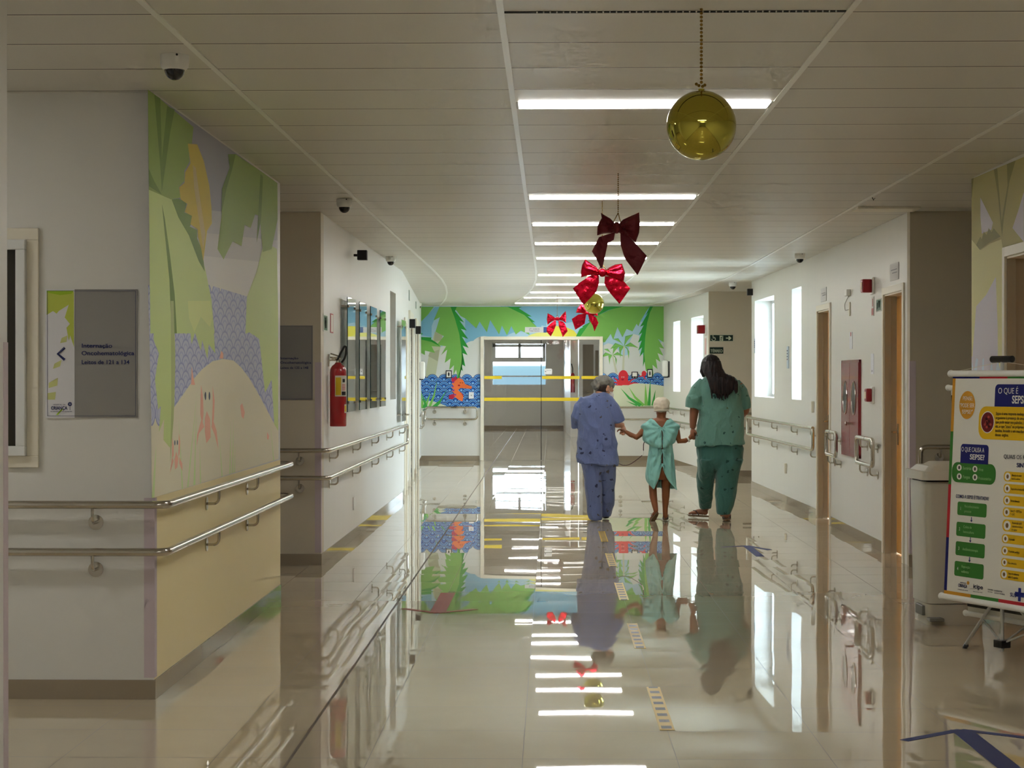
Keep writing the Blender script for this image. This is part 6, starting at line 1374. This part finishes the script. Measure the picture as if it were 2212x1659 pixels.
# infusion line
t_ = thing('infusion_tube', 'thin dark red infusion tube hanging between the child and the person in blue', 'tube', pp(1390, 955))
bm = B(); tube(bm, rounded([pp(1395, 950, .02), pp(1390, 958, .0), pp(1390, 974, .0)], .03), .0045, 8); tube(bm, rounded([pp(1387.5, 983, .0), pp(1380, 990, .0), pp(1362, 1003, .02), pp(1352, 1006, .03), pp(1343, 1005, .05), pp(1334, 1000, .08), pp(1326, 994, .15)], .04), .0038, 8); obj('dark_line', bm, mat('dark_red_tube', C(70, 24, 28), .3), t_)
bm = B(); tube(bm, [pp(1390, 973.5), pp(1390, 977), pp(1387.3, 983.5)], [.006, .0065, .005], 10); obj('white_connector', bm, M_white, t_)
# ---------------------------------------------------------------- woman in green
t_ = thing('person', 'person with long dark hair, green printed scrubs and flip-flops, hand in hand with the child', 'person', pp(1560, 1125)*1); t_.location.z = 0
hc = pp(1536, 794, .03); RW = Matrix.Rotation(math.radians(48), 3, 'Z') @ Matrix.Rotation(math.radians(-26), 3, 'X')
bm = B(); head(bm, hc, RW, 1.02)
tube(bm, [hc+Vector((0, -.01, -.03)), pp(1545, 808, 0), pp(1553, 822, 0)], [.06, .058, .085], 16)
ring_loft(bm, [(815, 1536, 1576, .08), (826, 1518, 1592, .11), (860, 1514, 1600, .13), (910, 1512, 1602, .14), (955, 1508, 1603, .15), (985, 1512, 1600, .13), (998, 1514, 1597, .12)])
for (hx, kx, ax, ay, dy) in ((1527, 1529, 1531, 1106, .45), (1580, 1570, 1563, 1116, .0)):
    tube(bm, [pp(hx, 990, 0), pp(kx, 1050, dy*.45), pp(ax, ay, dy)], [.075, .055, .038], 16)
aL = [pp(1515, 832, 0), pp(1502, 868, -.02), pp(1499, 890, -.02), pp(1497.5, 908, .0), pp(1496.5, 925, .01)]; tube(bm, aL, [.062, .054, .047, .040, .030], 16)
hand(bm, aL[-1], Vector((-.1, .05, -1)), Vector((-.9, -.5, 0)), .92, 1.1, 1)
aR = [pp(1592, 832, 0), pp(1612, 872, -.01), pp(1610, 888, .03), pp(1602, 905, .25)]; tube(bm, aR, [.062, .052, .042, .030], 16); hand(bm, aR[3], Vector((-.3, 1, -.2)), UP, .95, .8)
f1 = foot(bm, Vector((pp(1533, 1116).x+.01, 20.80, .03)), (-.75, .60), .98); f2 = foot(bm, Vector((pp(1567, 1120).x, DP-.10, .028)), (.12, 1), 1.12)
voxel('body', bm, .006, M_skin_mid, t_, 3)
sandal('flip_flop', t_, *f1, .98, M_sole, M_strap); sandal('flip_flop', t_, *f2, 1.12, M_sole, M_strap)
bm = B(); ring_loft(bm, [(811, 1535, 1575, .07), (815, 1522, 1588, .105), (824, 1512, 1597, .135), (840, 1508, 1602, .155), (870, 1512, 1604, .165), (895, 1511, 1606, .17), (920, 1507, 1607, .175), (945, 1503.5, 1608, .19), (959, 1502, 1609, .198, 0, -.012), (962, 1503, 1608, .195, 0, -.012)], 2.4)
tube(bm, [pp(1524, 828, 0), pp(1509, 845, -.01), pp(1500, 864, -.02), pp(1496.5, 883, -.02)], [.075, .082, .088, .094], 20)
tube(bm, [pp(1586, 828, 0), pp(1600, 845, 0), pp(1608, 865, -.01), pp(1613, 883, -.01)], [.07, .07, .064, .042], 20)
voxel('scrub_top', bm, .007, M_tealS, t_, 5, folds(.015, 6, 4, 9, -.6))
bm = B(); ring_loft(bm, [(950, 1516, 1596, .12), (958, 1508, 1604, .155), (968, 1505, 1607.5, .168), (990, 1507, 1605, .165), (1000, 1518, 1594, .15), (1008, 1530, 1578, .12), (1015, 1540, 1562, .07)], 2.3)
ring_loft(bm, [(992, 1506, 1553, .165, 0), (1020, 1506.5, 1545.5, .14, .06), (1055, 1510, 1544.5, .125, .2), (1089, 1515, 1544, .115, .36), (1100, 1518, 1543.5, .11, .42), (1104, 1520, 1542, .10, .43)], 2.5)
ring_loft(bm, [(992, 1543, 1605.5, .165, 0), (1020, 1546.5, 1599.5, .15, 0), (1055, 1546, 1592, .135, 0), (1089, 1545, 1585, .12, -.01), (1104, 1546, 1580, .11, -.02), (1110, 1548, 1578, .10, -.02)], 2.5)
voxel('scrub_trousers', bm, .007, M_tealP, t_, 10, folds(.014, 6, 3, 12, .3))
M_hair = mat('long_dark_hair', C(30, 20, 20), .5, spec=.3)
N, L, b = surf_normal_nodes(M_hair); tc = N.new('ShaderNodeTexCoord'); mp = N.new('ShaderNodeMapping'); mp.inputs['Scale'].default_value = (90, 90, 4); nz = N.new('ShaderNodeTexNoise'); nz.inputs['Scale'].default_value = 1; bp = N.new('ShaderNodeBump'); bp.inputs['Strength'].default_value = .9; bp.inputs['Distance'].default_value = .006
L.new(tc.outputs['Object'], mp.inputs[0]); L.new(mp.outputs[0], nz.inputs['Vector']); L.new(nz.outputs[0], bp.inputs['Height']); L.new(bp.outputs[0], b.inputs['Normal'])
cr = N.new('ShaderNodeValToRGB'); cr.color_ramp.elements[0].color = (*C(14, 10, 12), 1); cr.color_ramp.elements[1].color = (*C(46, 32, 28), 1); cr.color_ramp.elements[0].position = .4; cr.color_ramp.elements[1].position = .75; L.new(nz.outputs[0], cr.inputs[0]); L.new(cr.outputs[0], b.inputs['Base Color'])
bm = B(); ell(bm, hc+Vector((.002, -.012, .014)), (.106, .112, .124), None, 28, 20); ell(bm, hc+Vector((-.03, .03, .0)), (.075, .08, .10))
ring_loft(bm, [(780, 1520, 1556, .09, -.03), (796, 1516, 1560, .10, -.05), (806, 1518, 1566, .09, -.09), (815, 1524, 1584, .07, -.14), (826, 1527, 1588, .05, -.17), (840, 1531, 1582, .035, -.185), (850, 1537, 1576, .025, -.19)], 2.2)
tube(bm, [pp(1521, 790, -.02), pp(1517.5, 802, -.02), pp(1520, 813, -.05)], [.03, .03, .02], 10)
hz2 = random.Random(8)
for (x0, y0, x1, y1, r_) in ((1531, 820, 1535, 861, .011), (1529, 815, 1533, 838, .008), (1541, 830, 1546, 862, .012), (1548, 830, 1550, 864, .015), (1555, 830, 1556, 864.5, .017), (1562, 830, 1563, 863, .016), (1569, 830, 1568, 860, .013), (1583, 822, 1586, 852, .016), (1588, 822, 1589, 850, .011), (1575, 828, 1573, 853, .013)):
    tube(bm, [pp(x0, y0, -.15), pp((x0*2+x1)/3, (y0*2+y1)/3, -.19), pp((x0+2*x1)/3, (y0+2*y1)/3, -.20), pp(x1, y1, -.20)], [r_, r_, r_*.9, r_*.35], 8)
voxel('hair', bm, .0055, M_hair, t_, 2, folds(.006, 30, 3, 2))
